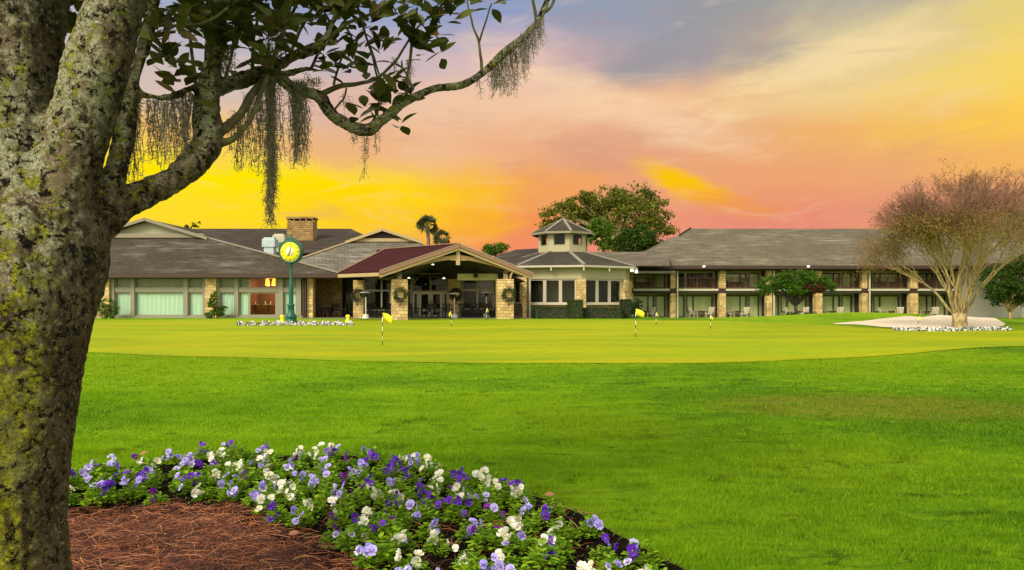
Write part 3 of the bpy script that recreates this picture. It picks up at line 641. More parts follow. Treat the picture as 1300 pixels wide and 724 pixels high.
mb = MB(); mb.add([(g20+.4, Y2+d2+.1, zg2), (g21-.4, Y2+d2+.1, zg2), (g2c, Y2+d2+.1, zp2-.13)], [(0, 1, 2)]); mb.build('gablet', M['wood_brown'], rear)
mb = MB()
for a, b_ in (((g20-.3, Y2+d2-.55, zg2-.10), (g2c, Y2+d2-.55, zp2-.06)), ((g2c, Y2+d2-.55, zp2-.06), (g21+.3, Y2+d2-.55, zg2-.10))): mb.bar(a, b_, .10, .22)
mb.box(g20+.1, g21-.1, Y2+d2-.3, Y2+d2+.05, zg2-.02, zg2+.26); mb.build('gablet_trim', M['trim_light'], rear)
mb = MB(); mb.bar((e20, Y2, z2+.04), (g20, Y2+d2, zg2+.04), .34, .07); mb.build('hip_cap', M['trim_light'], rear)
# valley roof between the halls and the long ridge behind
Yr = 72.0; zr = PZ(290.5, Yr)
mb = MB(); mb.slab([(PX(225, Yr), Yr, zr), (PX(230, Yr), Yr-12, zr-3.2), (PX(510, Yr-12), Yr-12, zr-3.2), (PX(445, Yr), Yr, zr)], .12)
mb.slab([(PX(225, Yr), Yr, zr), (PX(445, Yr), Yr, zr), (PX(470, Yr), Yr+10, zr-3), (PX(200, Yr), Yr+10, zr-3)], .12); mb.build('rear_roof', M['roof_dark'], rear)
mb = MB(); mb.box(PX(225, Yr)+.5, PX(470, Yr), Yr-10, Yr+9, 0, zr-3.3); mb.build('rear_wall', M['dark_wall'], rear)
Yc = 66.0
c0, c1 = PX(367.5, Yc), PX(400, Yc)
mb = MB(); mb.box(c0, c1, Yc-.7, Yc+.7, 5.5, PZ(281.5, Yc)); ch = mb.build('chimney', M['stone_dark'], rear)
mb = MB(); zc0, zc1 = PZ(281.5, Yc), PZ(279, Yc)
wch = c1-c0
for k in range(5):
    mb.box(c0+wch*(k/4.0)*0.94, c0+wch*(k/4.0)*0.94+wch*0.06, Yc-.7, Yc-.55, zc0, zc1); mb.box(c0+wch*(k/4.0)*0.94, c0+wch*(k/4.0)*0.94+wch*0.06, Yc+.55, Yc+.7, zc0, zc1)
mb.box(c0-.08, c1+.08, Yc-.78, Yc+.78, zc1, PZ(276.5, Yc)); mb.build('chimney_cap', M['stone_dark'], ch)
mb = MB(); mb.box(c0+.3, c1-.3, Yc-.3, Yc+.3, zc0, zc1); mb.build('flue', M['black'], ch)
# recessed stone wall, doorway, glazed terrace wall
zt2 = 3.28
w17 = lambda px: PX(px, Ywall)
mb = MB(); mb.box(w17(396), w17(434), Ywall, Ywall+.4, 0, zt2); mb.build('stone_wall', M['stone_dark'], rear)
mb = MB(); mb.box(w17(434), w17(449), Ywall+.9, Ywall+1.0, 0, zt2); mb.build('entry_recess', M['dark_wall'], rear)
dr = window(rear, w17(436), w17(447), GZ, PZ(372, Ywall), Ywall+.7, M['frame_dark'], .08, mull=(w17(441.5),), name='door')
mb = MB(); mb.box(w17(396), 4.5, Ywall+5.9, Ywall+6.1, 0, zt2+1.5); mb.build('lounge_rear_wall', M['dark_wall'], rear)
mb = MB(); mb.box(w17(390), w17(569.4), Ywall-1.4, Ywall+6, zt2, zt2+.08); mb.build('soffit', M['ceiling_dark'], rear)
zu = PZ(354.5, Ywall); ztm = PZ(369, Ywall); zsl = PZ(395, Ywall)
window(rear, w17(462), w17(497), zsl, zt2, Ywall, M['frame_grey'], .12, mull=(w17(484.5),), trans=(ztm,))
mb = MB(); mb.box(w17(462), w17(524), Ywall-.08, Ywall+.15, 0, zsl); mb.build('low_wall', M['dark_wall'], rear)
window(rear, w17(497.5), w17(523.5), zsl, zt2, Ywall, M['frame_grey'], .12, mull=(), trans=(ztm,))
# glass doors
zdt = PZ(371, Ywall)
for a, b_ in ((524, 531.5), (562, 569)): window(rear, w17(a), w17(b_), GZ, zdt, Ywall, M['frame_white'], .12, name='sidelight')
for a, b_, hs in ((532, 546.5, 1), (547, 561.5, -1)):
    dr = window(rear, w17(a), w17(b_), GZ, zdt, Ywall-.02, M['frame_white'], .16, trans=(GZ+.5,), name='door')
    hx = w17(b_)-.08 if hs > 0 else w17(a)+.08
    mb = MB(); mb.tube([(hx, Ywall-.12, 1.1), (hx, Ywall-.12, 1.6)], .02, 6); mb.build('handle', M['metal_dark'], dr)
zz = PZ(345, Ywall)+.5
window(rear, w17(524), w17(569), zdt+.005, zz, Ywall, M['frame_grey'], .12, mull=(w17(546.5),), name='clerestory_window')
arc = MB(); ac = Vector((w17(546.5), Ywall-.12, zdt+.1)); arc.tube([ac+Vector((math.cos(a)*1.35, 0, math.sin(a)*1.35)) for a in np.linspace(0, PI, 15)], .06, 6); arc.build('arc_band', M['frame_grey'], rear)  # grey half-ring above the glass doors
window(rear, w17(586), w17(628), PZ(393.5, Ywall), zu, Ywall, M['frame_white'], .13, mull=(w17(606),), trans=(PZ(368.5, Ywall),))
mb = MB(); mb.box(w17(586), w17(628), Ywall-.08, Ywall+.15, 0, PZ(393.5, Ywall)-.005); mb.build('low_wall', M['dark_wall'], rear)
mb = MB(); mb.box(w17(569.5), w17(640), Ywall-.1, Ywall+.2, zu+.004, PZ(343, Ywall)+.6); mb.build('lit_wall', M['wall_lit_yellow'], rear)
column(rear, w17(569.5), w17(586), Ywall-.5, Ywall+.3, 0, zu, None)
column(rear, w17(628.5), w17(634), Ywall-.3, Ywall+.3, 0, zu, M['wood_brown'], name='post')
# right side link wall between portico and rotunda
mb = MB(); mb.box(PX(650, 53), PX(662, 53), 53.0, 53.3, 0, 3.6); mb.build('link_wall', M['dark_wall'], rear)
column(rear, PX(663, 51), PX(669, 51), 51, 51.5, 0, 3.35, None)
mb = MB(); mb.box(PX(669.5, 51), PX(671, 51), 50.85, 51.0, 0, 3.35); mb.build('post', M['wood_brown'], rear)
mb = MB(); mb.box(PX(671.5, 51), PX(673.3, 51), 50.7, 50.85, GZ, 3.5); mb.build('downpipe', M['frame_white'], rear)
# low link roof sloping up behind the portico toward the rotunda
mb = MB(); mb.slab([(PX(590, 52), 52, PZ(337, 52)), (PX(676, 52), 52, PZ(337, 52)), (PX(712, 60), 60, PZ(314, 60)), (PX(655, 60), 60, PZ(317, 60))], .12)
mb.build('link_roof', M['roof_dark'], rear)
mb = MB(); mb.box(PX(660, 66), PX(840, 66), 60.5, 66, 3.9, 4.0+.1); mb.slab([(PX(640, 60), 60, 4.6), (PX(850, 60), 60, 4.6), (PX(850, 68), 68, PZ(320, 68)), (PX(640, 68), 68, PZ(320, 68))], .12); mb.build('link_roof', M['roof_wing'], rear)
# ------------------------------------------------------------------ entrance portico (skewed gable, burgundy roof)
por = empty('entrance_portico', (-3.4, 46, GZ), 'gabled timber entrance portico with burgundy roof on yellow stone columns', 'portico')
P = Vector((-3.42, 46, PZ(309.5, 46))); u = Vector((math.cos(R(22)), math.sin(R(22)), 0)); bk = Vector((-.75, .66, 0)).normalized()
W1 = 5.2; drp = P.z-PZ(344, 44.05)
PL = P-u*W1-Vector((0, 0, drp)); PR = P+u*W1-Vector((0, 0, drp+.02))
Lr, Le = 7.6*1.0, 4.3
Bk = P+bk*Lr; CL = PL+bk*Le; CR = PR+bk*(Lr+2)
mb = MB(); mb.slab([PL, P, Bk, CL], .14); mb.slab([PR, CR, Bk+bk*1.0-Vector((0, 0, .0)), P], .14)
mb.slab([CL, Bk, Bk+Vector((2.5, 5, -.9)), CL+Vector((1.5, 5, 0))], .12); mb.build('roof', M['roof_red'], por)
n2d = Vector((u.y, -u.x, 0))
mb = MB()
for a, b_ in ((PL, P), (P, PR)):
    mb.bar(a+n2d*.06-Vector((0, 0, .13)), b_+n2d*.06-Vector((0, 0, .13)), .10, .22)
mb.build('rake_board', M['fascia_pink'], por)
mb = MB()
for a, b_ in ((PL, P), (P, PR)): mb.bar(a-n2d*.02-Vector((0, 0, .36)), b_-n2d*.02-Vector((0, 0, .33)), .14, .15)
mb.build('rake_beam', M['trim_light'], por)
mb = MB()
mb.bar(PL+n2d*.12+Vector((0, 0, .03)), P+n2d*.12+Vector((0, 0, .03)), .03, .03); mb.bar(P+n2d*.12+Vector((0, 0, .03)), PR+n2d*.12+Vector((0, 0, .03)), .03, .03); mb.build('drip_edge', M['frame_white'], por)
mb = MB(); mb.bar(PL-Vector((0, 0, .22)), CL-Vector((0, 0, .22)), .12, .22); mb.build('eave_beam', M['trim_light'], por)
mb = MB(); mb.bar(P+n2d*.05+Vector((0, 0, .04)), Bk+Vector((0, 0, .04)), .2, .05); mb.bar(Bk+Vector((0, 0, .04)), CL+Vector((0, 0, .04)), .12, .04); mb.build('ridge_cap', M['fascia_pink'], por)
# truss
T = P-n2d*.25
def tp(s, dz): return T+u*s+Vector((0, 0, dz))
mb = MB(); mb.bar(tp(0, -.35), tp(0, -1.38), .24, .26, up=(1, 0, 0)); mb.build('king_post', M['trim_light'], por)
mb = MB()
for sgn in (-1, 1):
    A_ = [tp(sgn*s, -0.85-0.09*s-.035*s*s) for s in np.linspace(0.1, 4.4, 9)]
    for a, b_ in zip(A_[:-1], A_[1:]): mb.bar(a, b_+(b_-a)*.03, .16, .26)
mb.build('arched_beam', M['wood_warm'], por)
mb = MB()
for sgn in (-1, 1): mb.bar(tp(sgn*.1, -1.0), tp(sgn*2.0, -.92+.0), .14, .18)
mb.build('brace', M['trim_light'], por)
# columns: left rear, front left, front right
def pcol(px0, px1, Y, pyt, name='column'):
    x0, x1 = PX(px0, Y), PX(px1, Y); return column(por, x0, x1, Y, Y+(x1-x0)*.9, GZ-.4, PZ(pyt, Y), None, name, R(8), ((x0+x1)/2, Y, 0))
cL = pcol(497, 517.5, 45.0, 354.5); cR = pcol(631.5, 652.5, 47.2, 354.5); cB = pcol(448.5, 461.5, 49.0, 356)
mb = MB()
mb.box(PX(504, 45.3), PX(509, 45.3), 45.4, 45.65, PZ(354.5, 45.0)+.003, PZ(345, 45.3)); mb.build('post_cap', M['trim_light'], por); mb = MB(); mb.box(PX(639, 47.6), PX(645, 47.6), 47.8, 48.05, PZ(354.5, 47.2)+.003, PZ(344, 47.6)); mb.build('post_cap', M['trim_light'], por)
mb = MB(); cc = Vector((PX(647, 47.4), 47.5, PZ(354.5, 47.2)))
mb.tube([cc+Vector((0.0+.25*math.cos(a)+.3, 0, .5*math.sin(a))) for a in np.linspace(PI/2, PI, 7)], .07, 6); mb.build('corner_bracket', M['trim_light'], por)
# ceiling inside
mb = MB(); q0, q1 = PL-n2d*.4+Vector((0, 0, -.5)), P-n2d*.4+Vector((0, 0, -.5))
mb.slab([q0+u*.4, q1, q1+Vector((-.6, 9, 0)), q0+u*.4+Vector((-.6, 9, 0))], .05); q2 = PR-n2d*.4+Vector((0, 0, -.5))
mb.slab([q1, q2-u*.4, q2-u*.4+Vector((-.6, 7, 0)), q1+Vector((-.6, 9, 0))], .05); mb.build('ceiling', M['ceiling_dark'], por)
dz_ = Vector((0, 0, -.17)); mb = MB(); mb.slab([PL+dz_+u*.1+bk*.3, P+dz_+bk*.3, Bk+dz_, CL+dz_], .03); mb.slab([PR+dz_-u*.1+bk*.3, CR+dz_, Bk+bk*1.0+dz_, P+dz_+bk*.3], .03); mb.build('soffit', M['ceiling_dark'], por)
mb = MB(); mb.box(PX(581, 49.5), PX(632, 49.5), 49.4, 49.6, PZ(356, 49.5), PZ(347.8, 49.5)); mb.build('lit_beam', M['wall_lit_yellow'], por)  # band added in place of the hidden lit wall, its lit tone painted
# patio slab
m, t, b = mat('patio'); M['patio'] = m; g = t.node('ShaderNodeNewGeometry').outputs['Position']
t.put(b.inputs['Base Color'], t.mix(t.noise(g, 2, 5), (.12, .09, .06, 1), (.22, .18, .12, 1)))
mb = MB(); mb.box(PX(385, 49), 3.2, 48.2, 59, GZ-.2, GZ+.035); o = mb.build('patio', M['patio'], None, (0, 50, 0)); tag(o, 'paved terrace under the entrance portico', 'patio', kind='structure')
# ceiling fan
fx, fy, fz = PX(604, 48.9), 48.9, PZ(350, 48.9)
fan = empty('ceiling_fan', (fx, fy, fz), 'dark ceiling fan hanging under the entrance portico before the lit wall', 'ceiling fan')
mb = MB(); mb.lathe((fx, fy, fz), [(0, -.16), (.12, -.12), (.17, 0), (.12, .1), (.03, .14), (.03, .6)], 12); mb.build('motor', M['black'], fan)
for k in range(4):
    a = R(12)+k*PI/2; mb = MB(); dd = Vector((math.cos(a), math.sin(a), 0)); c = Vector((fx, fy, fz)); mb.bar(c+dd*.15, c+dd*.85, .16, .02); mb.build('blade', M['frame_dark'], fan)
for px, py, tx in ((549.5, 336, 'small white spotlight under the portico gable left of the king post'), (563.5, 353.5, 'small white spotlight below the portico ceiling above the glass doors'), (519, 353, 'small white spotlight beside the front left stone column')):
    Yq = 47.5; c = pt(px, py, Yq); r = empty('spotlight', c, tx, 'lamp', 'portico spotlights')
    mb = MB(); mb.lathe(c, [(0, -.04), (.08, -.03), (.10, .0), (.05, .04), (0, .05)], 12); mb.build('lamp_head', M['lamp_white'], r)
    mb = MB(); mb.tube([c+Vector((0, 0, .05)), c+Vector((0, 0.05, .35))], .02, 5); mb.build('bracket', M['black'], r)
# wreaths
def wreath(px, py, Y, lab, rr=.36):
    c = pt(px, py, Y); r = empty('wreath', c, lab, 'wreath', 'green wreaths on the stone columns')
    n = 1100; a = rng.uniform(0, 2*PI, n); b_ = rng.uniform(0, 2*PI, n); q = rng.uniform(0.3, 1.35, n)*.13
    P0 = np.stack([c.x+(rr+q*np.cos(b_))*np.cos(a), c.y-.07+.7*q*np.sin(b_), c.z+(rr+q*np.cos(b_))*np.sin(a)], 1)
    V, F, at_ = leafquads(P0, rng.uniform(.07, .12, n), rng.normal(size=(n, 3)), .35)
    np_obj('evergreen_ring', V, F, M['leaf_dark'], r, attr=at_)
    mb = MB(); mb.add([c+Vector((0, -.16, -rr)), c+Vector((.13, -.2, -rr+.12)), c+Vector((.13, -.18, -rr-.08)), c+Vector((-.13, -.2, -rr+.12)), c+Vector((-.13, -.18, -rr-.08)), c+Vector((.08, -.2, -rr-.4)), c+Vector((-.08, -.2, -rr-.4))], [(0, 1, 2), (0, 4, 3), (0, 5, 6)])
    mb.build('bow', M['bow'], r)
M['bow'] = plain('bow', (.05, .035, .03), .6, .1)
M['leaf_dark'] = leafmat('leaf_dark', (0.008, 0.020, 0.006), (0.03, 0.06, 0.015), transl=0)
def leafquads(P, L, N, wr=0.5, droop=None):
    """diamond leaves: P centres, L length, N normals-ish"""
    n = len(P); N = N/np.linalg.norm(N, axis=1, keepdims=True); A = rng.normal(size=(n, 3)) if droop is None else droop
    A = A-N*np.sum(A*N, 1, keepdims=True); A /= np.linalg.norm(A, axis=1, keepdims=True)+1e-9
    Bv = np.cross(N, A); L = np.asarray(L)[:, None]
    V = np.stack([P-A*L/2, P+Bv*L*wr/2, P+A*L/2+N*L*.1, P-Bv*L*wr/2], 1).reshape(-1, 3)
    return V, np.arange(n*4).reshape(-1, 4), np.repeat(rng.random(n), 4)
wreath(508.5, 374, 44.88, 'green wreath hanging on the front left stone column of the portico')
wreath(646, 374, 47.1, 'green wreath hanging on the front right stone column of the portico')
wreath(454, 375, 48.85, 'dark wreath hanging on the rear left stone column beside the doorway', .34)
wreath(579, 374, 52.9, 'dark wreath on the middle stone column behind a patio heater', .36)
# ------------------------------------------------------------------ rotunda
rot = empty('rotunda', (4.04, 56, GZ), 'octagonal windowed pavilion with cupola and shingle roof beside the portico', 'building')
RC = Vector((4.04, 56, 0)); A0 = R(9.6)
def oc(k, r, z, c=RC): a = A0+k*PI/4; return Vector((c.x+r*math.sin(a), c.y-r*math.cos(a), z))
Rw, Re = 5.45, 6.15
zw0, zw1 = PZ(386, 50.9), PZ(354, 50.9); zf = PZ(337, 50.6); zEv = PZ(336, 50.0)
zc0_, zc1_ = PZ(318.5, 54), PZ(294, 54); Rc, Rce = 2.0, 2.55
zap = PZ(278, 56)
mb = MB(); mb.add([oc(k, 5.2, z) for z in (0, zw1+.1) for k in range(8)], [tuple(range(8)), tuple(range(15, 7, -1))]); mb.build('floor_and_ceiling', M['ceiling_dark'], rot)
for k in range(8):
    mb = MB(); a0_, a1_, b1, b0 = oc(k, Re, zEv), oc(k+1, Re, zEv), oc(k+1, Rc*.9, zc0_), oc(k, Rc*.9, zc0_)
    mb.slab([a0_, a1_, b1, b0], .1); mb.build('roof', M['roof_rotunda'], rot)
    mb = MB(); mb.slab([oc(k, Rce, zc1_), oc(k+1, Rce, zc1_), Vector((RC.x, RC.y, zap))], .08); mb.build('cupola_roof', M['roof_rotunda'], rot)
mb = MB()
for k in range(8):
    mb.bar(oc(k, Re, zEv+.03), oc(k, Rc*.9, zc0_+.03), .26, .07); mb.bar(oc(k, Rce, zc1_+.03), Vector((RC.x, RC.y, zap+.03)), .2, .06)
mb.build('hip_cap', plain('hip_cap_rotunda', (.22, .20, .15), .8, .2), rot)
mb = MB(); mc_ = MB()
for k in range(8):
    mb.bar(oc(k, Re, zEv-.10), oc(k+1, Re, zEv-.10), .05, .14); mc_.bar(oc(k, Rce, zc1_-.08), oc(k+1, Rce, zc1_-.08), .06, .16)
mb.build('gutter', M['frame_white'], rot); mc_.build('cupola_fascia', M['trim'], rot)
mb = MB()
for k in range(8): mb.slab([oc(k, Re-.05, zEv-.16), oc(k+1, Re-.05, zEv-.16), oc(k+1, Rw-.3, zEv-.16), oc(k, Rw-.3, zEv-.16)], .04)
mb.build('soffit', M['frieze'], rot)
mb = MB()
for k in range(8):
    a_, b_ = oc(k, Rw, 0), oc(k+1, Rw, 0); n_ = (b_-a_).normalized()
    mb.add([a_+Vector((0, 0, zw1)), b_+Vector((0, 0, zw1)), b_+Vector((0, 0, zEv-.19)), a_+Vector((0, 0, zEv-.19))], [(0, 1, 2, 3)])
    mb.bar(a_+Vector((0, 0, zw1+.03)), b_+Vector((0, 0, zw1+.03)), .1, .06)
mb.build('frieze', M['frieze'], rot)
mb = MB()
for k in range(8):
    a_, b_ = oc(k, Rw, 0), oc(k+1, Rw, 0)
    mb.add([a_, b_, b_+Vector((0, 0, zw0)), a_+Vector((0, 0, zw0))], [(0, 1, 2, 3)])
mb.build('base_wall', M['stone_dark'], rot)
mb = MB()
for k in range(8): mb.bar(oc(k, Rw+.05, zw0-.03), oc(k+1, Rw+.05, zw0-.03), .25, .08)
mb.build('sill', M['slab'], rot)
seg = (oc(1, Rw, 0)-oc(0, Rw, 0)).length
for k in range(8):
    mb = MB(); p = oc(k, Rw, 0); ang = A0+k*PI/4
    mb.box(p.x-.32, p.x+.32, p.y-.1, p.y+.42, -.1, zw1-.003, ang, (p.x, p.y, 0)); mb.build('column', M['stone'], rot)
    a_, b_ = oc(k, Rw, 0), oc(k+1, Rw, 0)
    if k in (5, 6, 7, 0, 1, 2):
        mid = a_; rt = math.atan2(b_.y-a_.y, b_.x-a_.x)
        s0, s1 = .36, seg-.36
        for j in range(3):
            wj = (s1-s0)/3
            window(rot, a_.x+s0+wj*j, a_.x+s0+wj*(j+1)-.01, zw0+.01, zw1-.005, a_.y+.1, M['frame_white'], .11, rot=(Vector((a_.x, a_.y, 0)), rt))
for k in range(8):
    a_, b_ = oc(k, Rc, 0), oc(k+1, Rc, 0); s_ = (b_-a_).length; rt = math.atan2(b_.y-a_.y, b_.x-a_.x); zm0, zm1 = PZ(311, 54), PZ(296.5, 54)
    mb = MB(); y = a_.y; x = a_.x
    mb.box(x, x+s_*.2, y, y+.08, zc0_-.2, zc1_); mb.box(x+s_*.8, x+s_, y, y+.08, zc0_-.2, zc1_); mb.box(x+s_*.2, x+s_*.8, y, y+.08, zc0_-.2, zm0); mb.box(x+s_*.2, x+s_*.8, y, y+.08, zm1, zc1_)
    mt = Matrix.Translation(Vector((x, y, 0))) @ Matrix.Rotation(rt, 4, 'Z') @ Matrix.Translation(-Vector((x, y, 0))); mb.v = [mt @ v for v in mb.v]; mb.build('cupola_wall', M['frieze'], rot)
    window(rot, x+s_*.2, x+s_*.8, zm0, zm1, y+.04, M['frame_grey'], .05, rot=(Vector((x, y, 0)), rt), name='cupola_window')
mb = MB(); mb.add([oc(k, Rc*.97, zc0_+.1) for k in range(8)], [tuple(range(8))]); mb.add([oc(k, Rc*.97, zc1_-.02) for k in range(8)], [tuple(range(8))])
mb.lathe((RC.x, RC.y, zc0_), [(1.0, .1), (1.0, 1.3)], 8); mb.build('cupola_interior', M['dark_wall'], rot)
mb = MB(); mb.lathe((RC.x, RC.y, 0), [(4.3, 0.1), (4.3, 3.2)], 12); mb.build('inner_core', M['dark_wall'], rot)
for k in (0, 1, -1):
    for f_ in (.0, .5):
        mb = MB(); p = oc(k, Re-.05, zEv-.28).lerp(oc(k+1, Re-.05, zEv-.28), f_); mb.box(p.x-.05, p.x+.05, p.y-.05, p.y+.3, zEv-.42, zEv-.16); mb.build('gutter_bracket', M['frame_white'], rot)
for k, (px, py) in enumerate(((802, 343), (808, 345))):
    c = pt(px, py, 52.5); r = empty('floodlight', c, ('left' if k == 0 else 'right')+' of the paired white floodlights under the rotunda eave corner', 'lamp', 'rotunda floodlights')
    mb = MB(); mb.lathe(c, [(0, -.12), (.12, -.1), (.10, .02), (.05, .12), (0, .14)], 10); mb.build('lamp_head', M['lamp_white'], r)
    mb = MB(); mb.tube([c+Vector((0, .02, .1)), c+Vector((-.05, .1, .45))], .02, 5); mb.build('bracket', M['frame_white'], r)
# ------------------------------------------------------------------ two-storey hotel wing
Yw = 64.0; wx = lambda px: PX(px, Yw)
wing = empty('hotel_wing', (wx(1040), Yw, 0), 'long two storey hotel wing with balconies, stone piers and broad tan shingle roof', 'building')
zev = PZ(337, 62.6); zfl0, zfl1 = PZ(372.5, Yw), PZ(366.5, Yw); zg0 = 0.0
xa, xb = wx(792), wx(1420)
Yf = Yw+1.35
mb = MB(); mb.box(xa, xb, Yf+3.0, Yf+3.2, -.3, zev+.6); mb.build('inner_wall', M['dark_wall'], wing)
mb = MB(); mb.box(xa, xb, Yf+.3, Yf+3, zfl0, zfl1); mb.build('floor_structure', M['dark_wall'], wing)
mb = MB(); mb.box(xa, xb, Yw-.1, Yf+.3, zfl0+.22, zfl1-.05); mb.build('balcony_slab', plain('slab_dark', (.10, .075, .05), .8, .2), wing)
mb = MB(); mb.box(xa, xb, Yw-.6, Yf+3, zev-.42, zev-.32); mb.build('soffit', M['ceiling_dark'], wing)
# roof
Yrg = 73.0; zrg = PZ(290.5, Yrg); Yer = 62.6
xg = PX(877, Yrg)
Yl = 70.6; zl = zev+(zrg-zev)*(Yl-Yer)/(Yrg-Yer)
mb = MB(); mb.slab([(PX(798, Yer), Yer, zev), (xb+6, Yer, zev), (xb+6, Yl, zl), (PX(858, Yl), Yl, zl)], .12)
mb.slab([(PX(862, Yl), Yl, zl+.02), (xb+6, Yl, zl+.02), (xb+6, Yrg, zrg), (xg, Yrg, zrg)], .12); mb.build('roof', M['roof_wing'], wing)
mb = MB(); mb.slab([(PX(798, Yer), Yer, zev), (PX(858, Yl), Yl, zl), (PX(858, Yl), Yl+4, zl), (PX(798, Yer), Yl+12, zev)], .12)
mb.slab([(xg, Yrg, zrg), (xb+6, Yrg, zrg), (xb+6, Yrg+10, zev), (xg, Yrg+10, zev)], .12); mb.build('rear_roof', M['roof_wing'], wing)
mb = MB(); mb.add([(PX(862, Yl)+.2, Yl+.1, zl-.1), (xg, Yrg, zrg-.15), (PX(884, Yl), Yrg+2.6, zl-.1)], [(0, 1, 2)]); mb.add([(PX(864, Yl), Yl+.2, zl+.1), (PX(888, Yl), Yl+.2, zl+.1), (xg+.3, Yrg, zrg-.12)], [(0, 1, 2)]); mb.build('gable_end', M['black'], wing)
mb = MB(); mb.bar((PX(862, Yl), Yl, zl+.05), (xg, Yrg, zrg+.05), .12, .2); mb.build('gable_trim', M['wood_brown'], wing)
mb = MB(); mb.box(PX(798, Yer), xb+6, Yer-.04, Yer+.05, zev-.32, zev-.02); mb.build('fascia', M['wood_brown'], wing)
piers = [(797, 803, 0), (850, 856.5, 1), (911.5, 920, 0), (971.5, 978, 1), (1033, 1041.5, 0), (1092, 1098.5, 1), (1153, 1162.5, 0), (1213, 1219.5, 1), (1274, 1283, 0), (1334, 1341, 1), (1395, 1404, 0)]
for a, b_, dn_ in piers:
    column(wing, wx(a), wx(b_), Yw-.45, Yw+.25, -.3, zfl0, None, 'pier'); column(wing, wx(a), wx(b_), Yw-.40, Yw+.2, zfl1, zev-.43, None, 'pier')
    mb = MB(); mb.box(wx(a)+.03, wx(b_)-.03, Yw-.3, Yw+.15, zfl0+.003, zfl1-.003); mb.build('pier_band', M['wood_brown'], wing)
    if dn_: mb = MB(); mb.box(wx(b_)+.08, wx(b_)+.2, Yw-.55, Yw-.45, 0, zev-.35); mb.build('downpipe', M['chair_pale'], wing)
# balcony front edges, railings, windows
bays = [(803, 850), (857.5, 911.5), (920, 971.5), (980, 1033), (1041.5, 1092), (1100, 1153), (1162.5, 1213), (1221, 1274), (1283, 1334), (1342, 1395)]
BORD = ORD
def make_chair(name, m_, lab=None):
    r = empty(name, (0, 0, 0), lab, 'chair')
    mb = MB(); mb.box(-.28, .28, -.27, .27, .38, .44); mb.build('seat', m_, r)
    mb = MB()
    for k in range(5): mb.bar((-.22+.11*k, .25, .46), (-.22+.11*k, .36, .96), .07, .02, up=(0, 1, 0))
    mb.bar((-.29, .365, .95), (.29, .365, .95), .03, .08); mb.build('backrest', m_, r)
    for sx_, sy_ in ((-1, -1), (1, -1), (-1, 1), (1, 1)): mb = MB(); mb.box(sx_*.26-.025, sx_*.26+.025, sy_*.24-.025, sy_*.24+.025, 0, .62 if sy_ < 0 else .40); mb.build('leg', m_, r)
    for sx_ in (-1, 1): mb = MB(); mb.box(sx_*.29-.04, sx_*.29+.04, -.3, .33, .62, .65); mb.build('armrest', m_, r)
    return r
def make_table(name, m_, rad=.4, h=.68):
    r = empty(name, (0, 0, 0), None, 'table')
    mb = MB(); mb.lathe((0, 0, 0), [(0, h), (rad, h), (rad, h-.04), (0, h-.04)], 16); mb.build('tabletop', m_, r)
    for k in range(4): a = PI/4+k*PI/2; mb = MB(); mb.bar((rad*.75*math.cos(a), rad*.75*math.sin(a), 0), (rad*.55*math.cos(a), rad*.55*math.sin(a), h-.04), .045, .045, up=(0, 1, 0)); mb.build('leg', m_, r)
    return r
protos = {}
def place(kind, maker, x, y, z, rz, label, group):
    if kind not in protos: protos[kind] = maker(); r = protos[kind]
    else: r = copy_tree(protos[kind])
    r.location = (x, y, z); r.rotation_euler = (0, 0, rz); r['label'] = label; r['group'] = group
    return r
wc = lambda: make_chair('balcony_chair', M['chair_wood']); pc = lambda: make_chair('patio_armchair', M['chair_pale'])
wt = lambda: make_table('balcony_table', M['chair_wood'], .36, .6); ptb = lambda: make_table('patio_table', M['chair_wood'], .42, .66)
zlow = -0.02
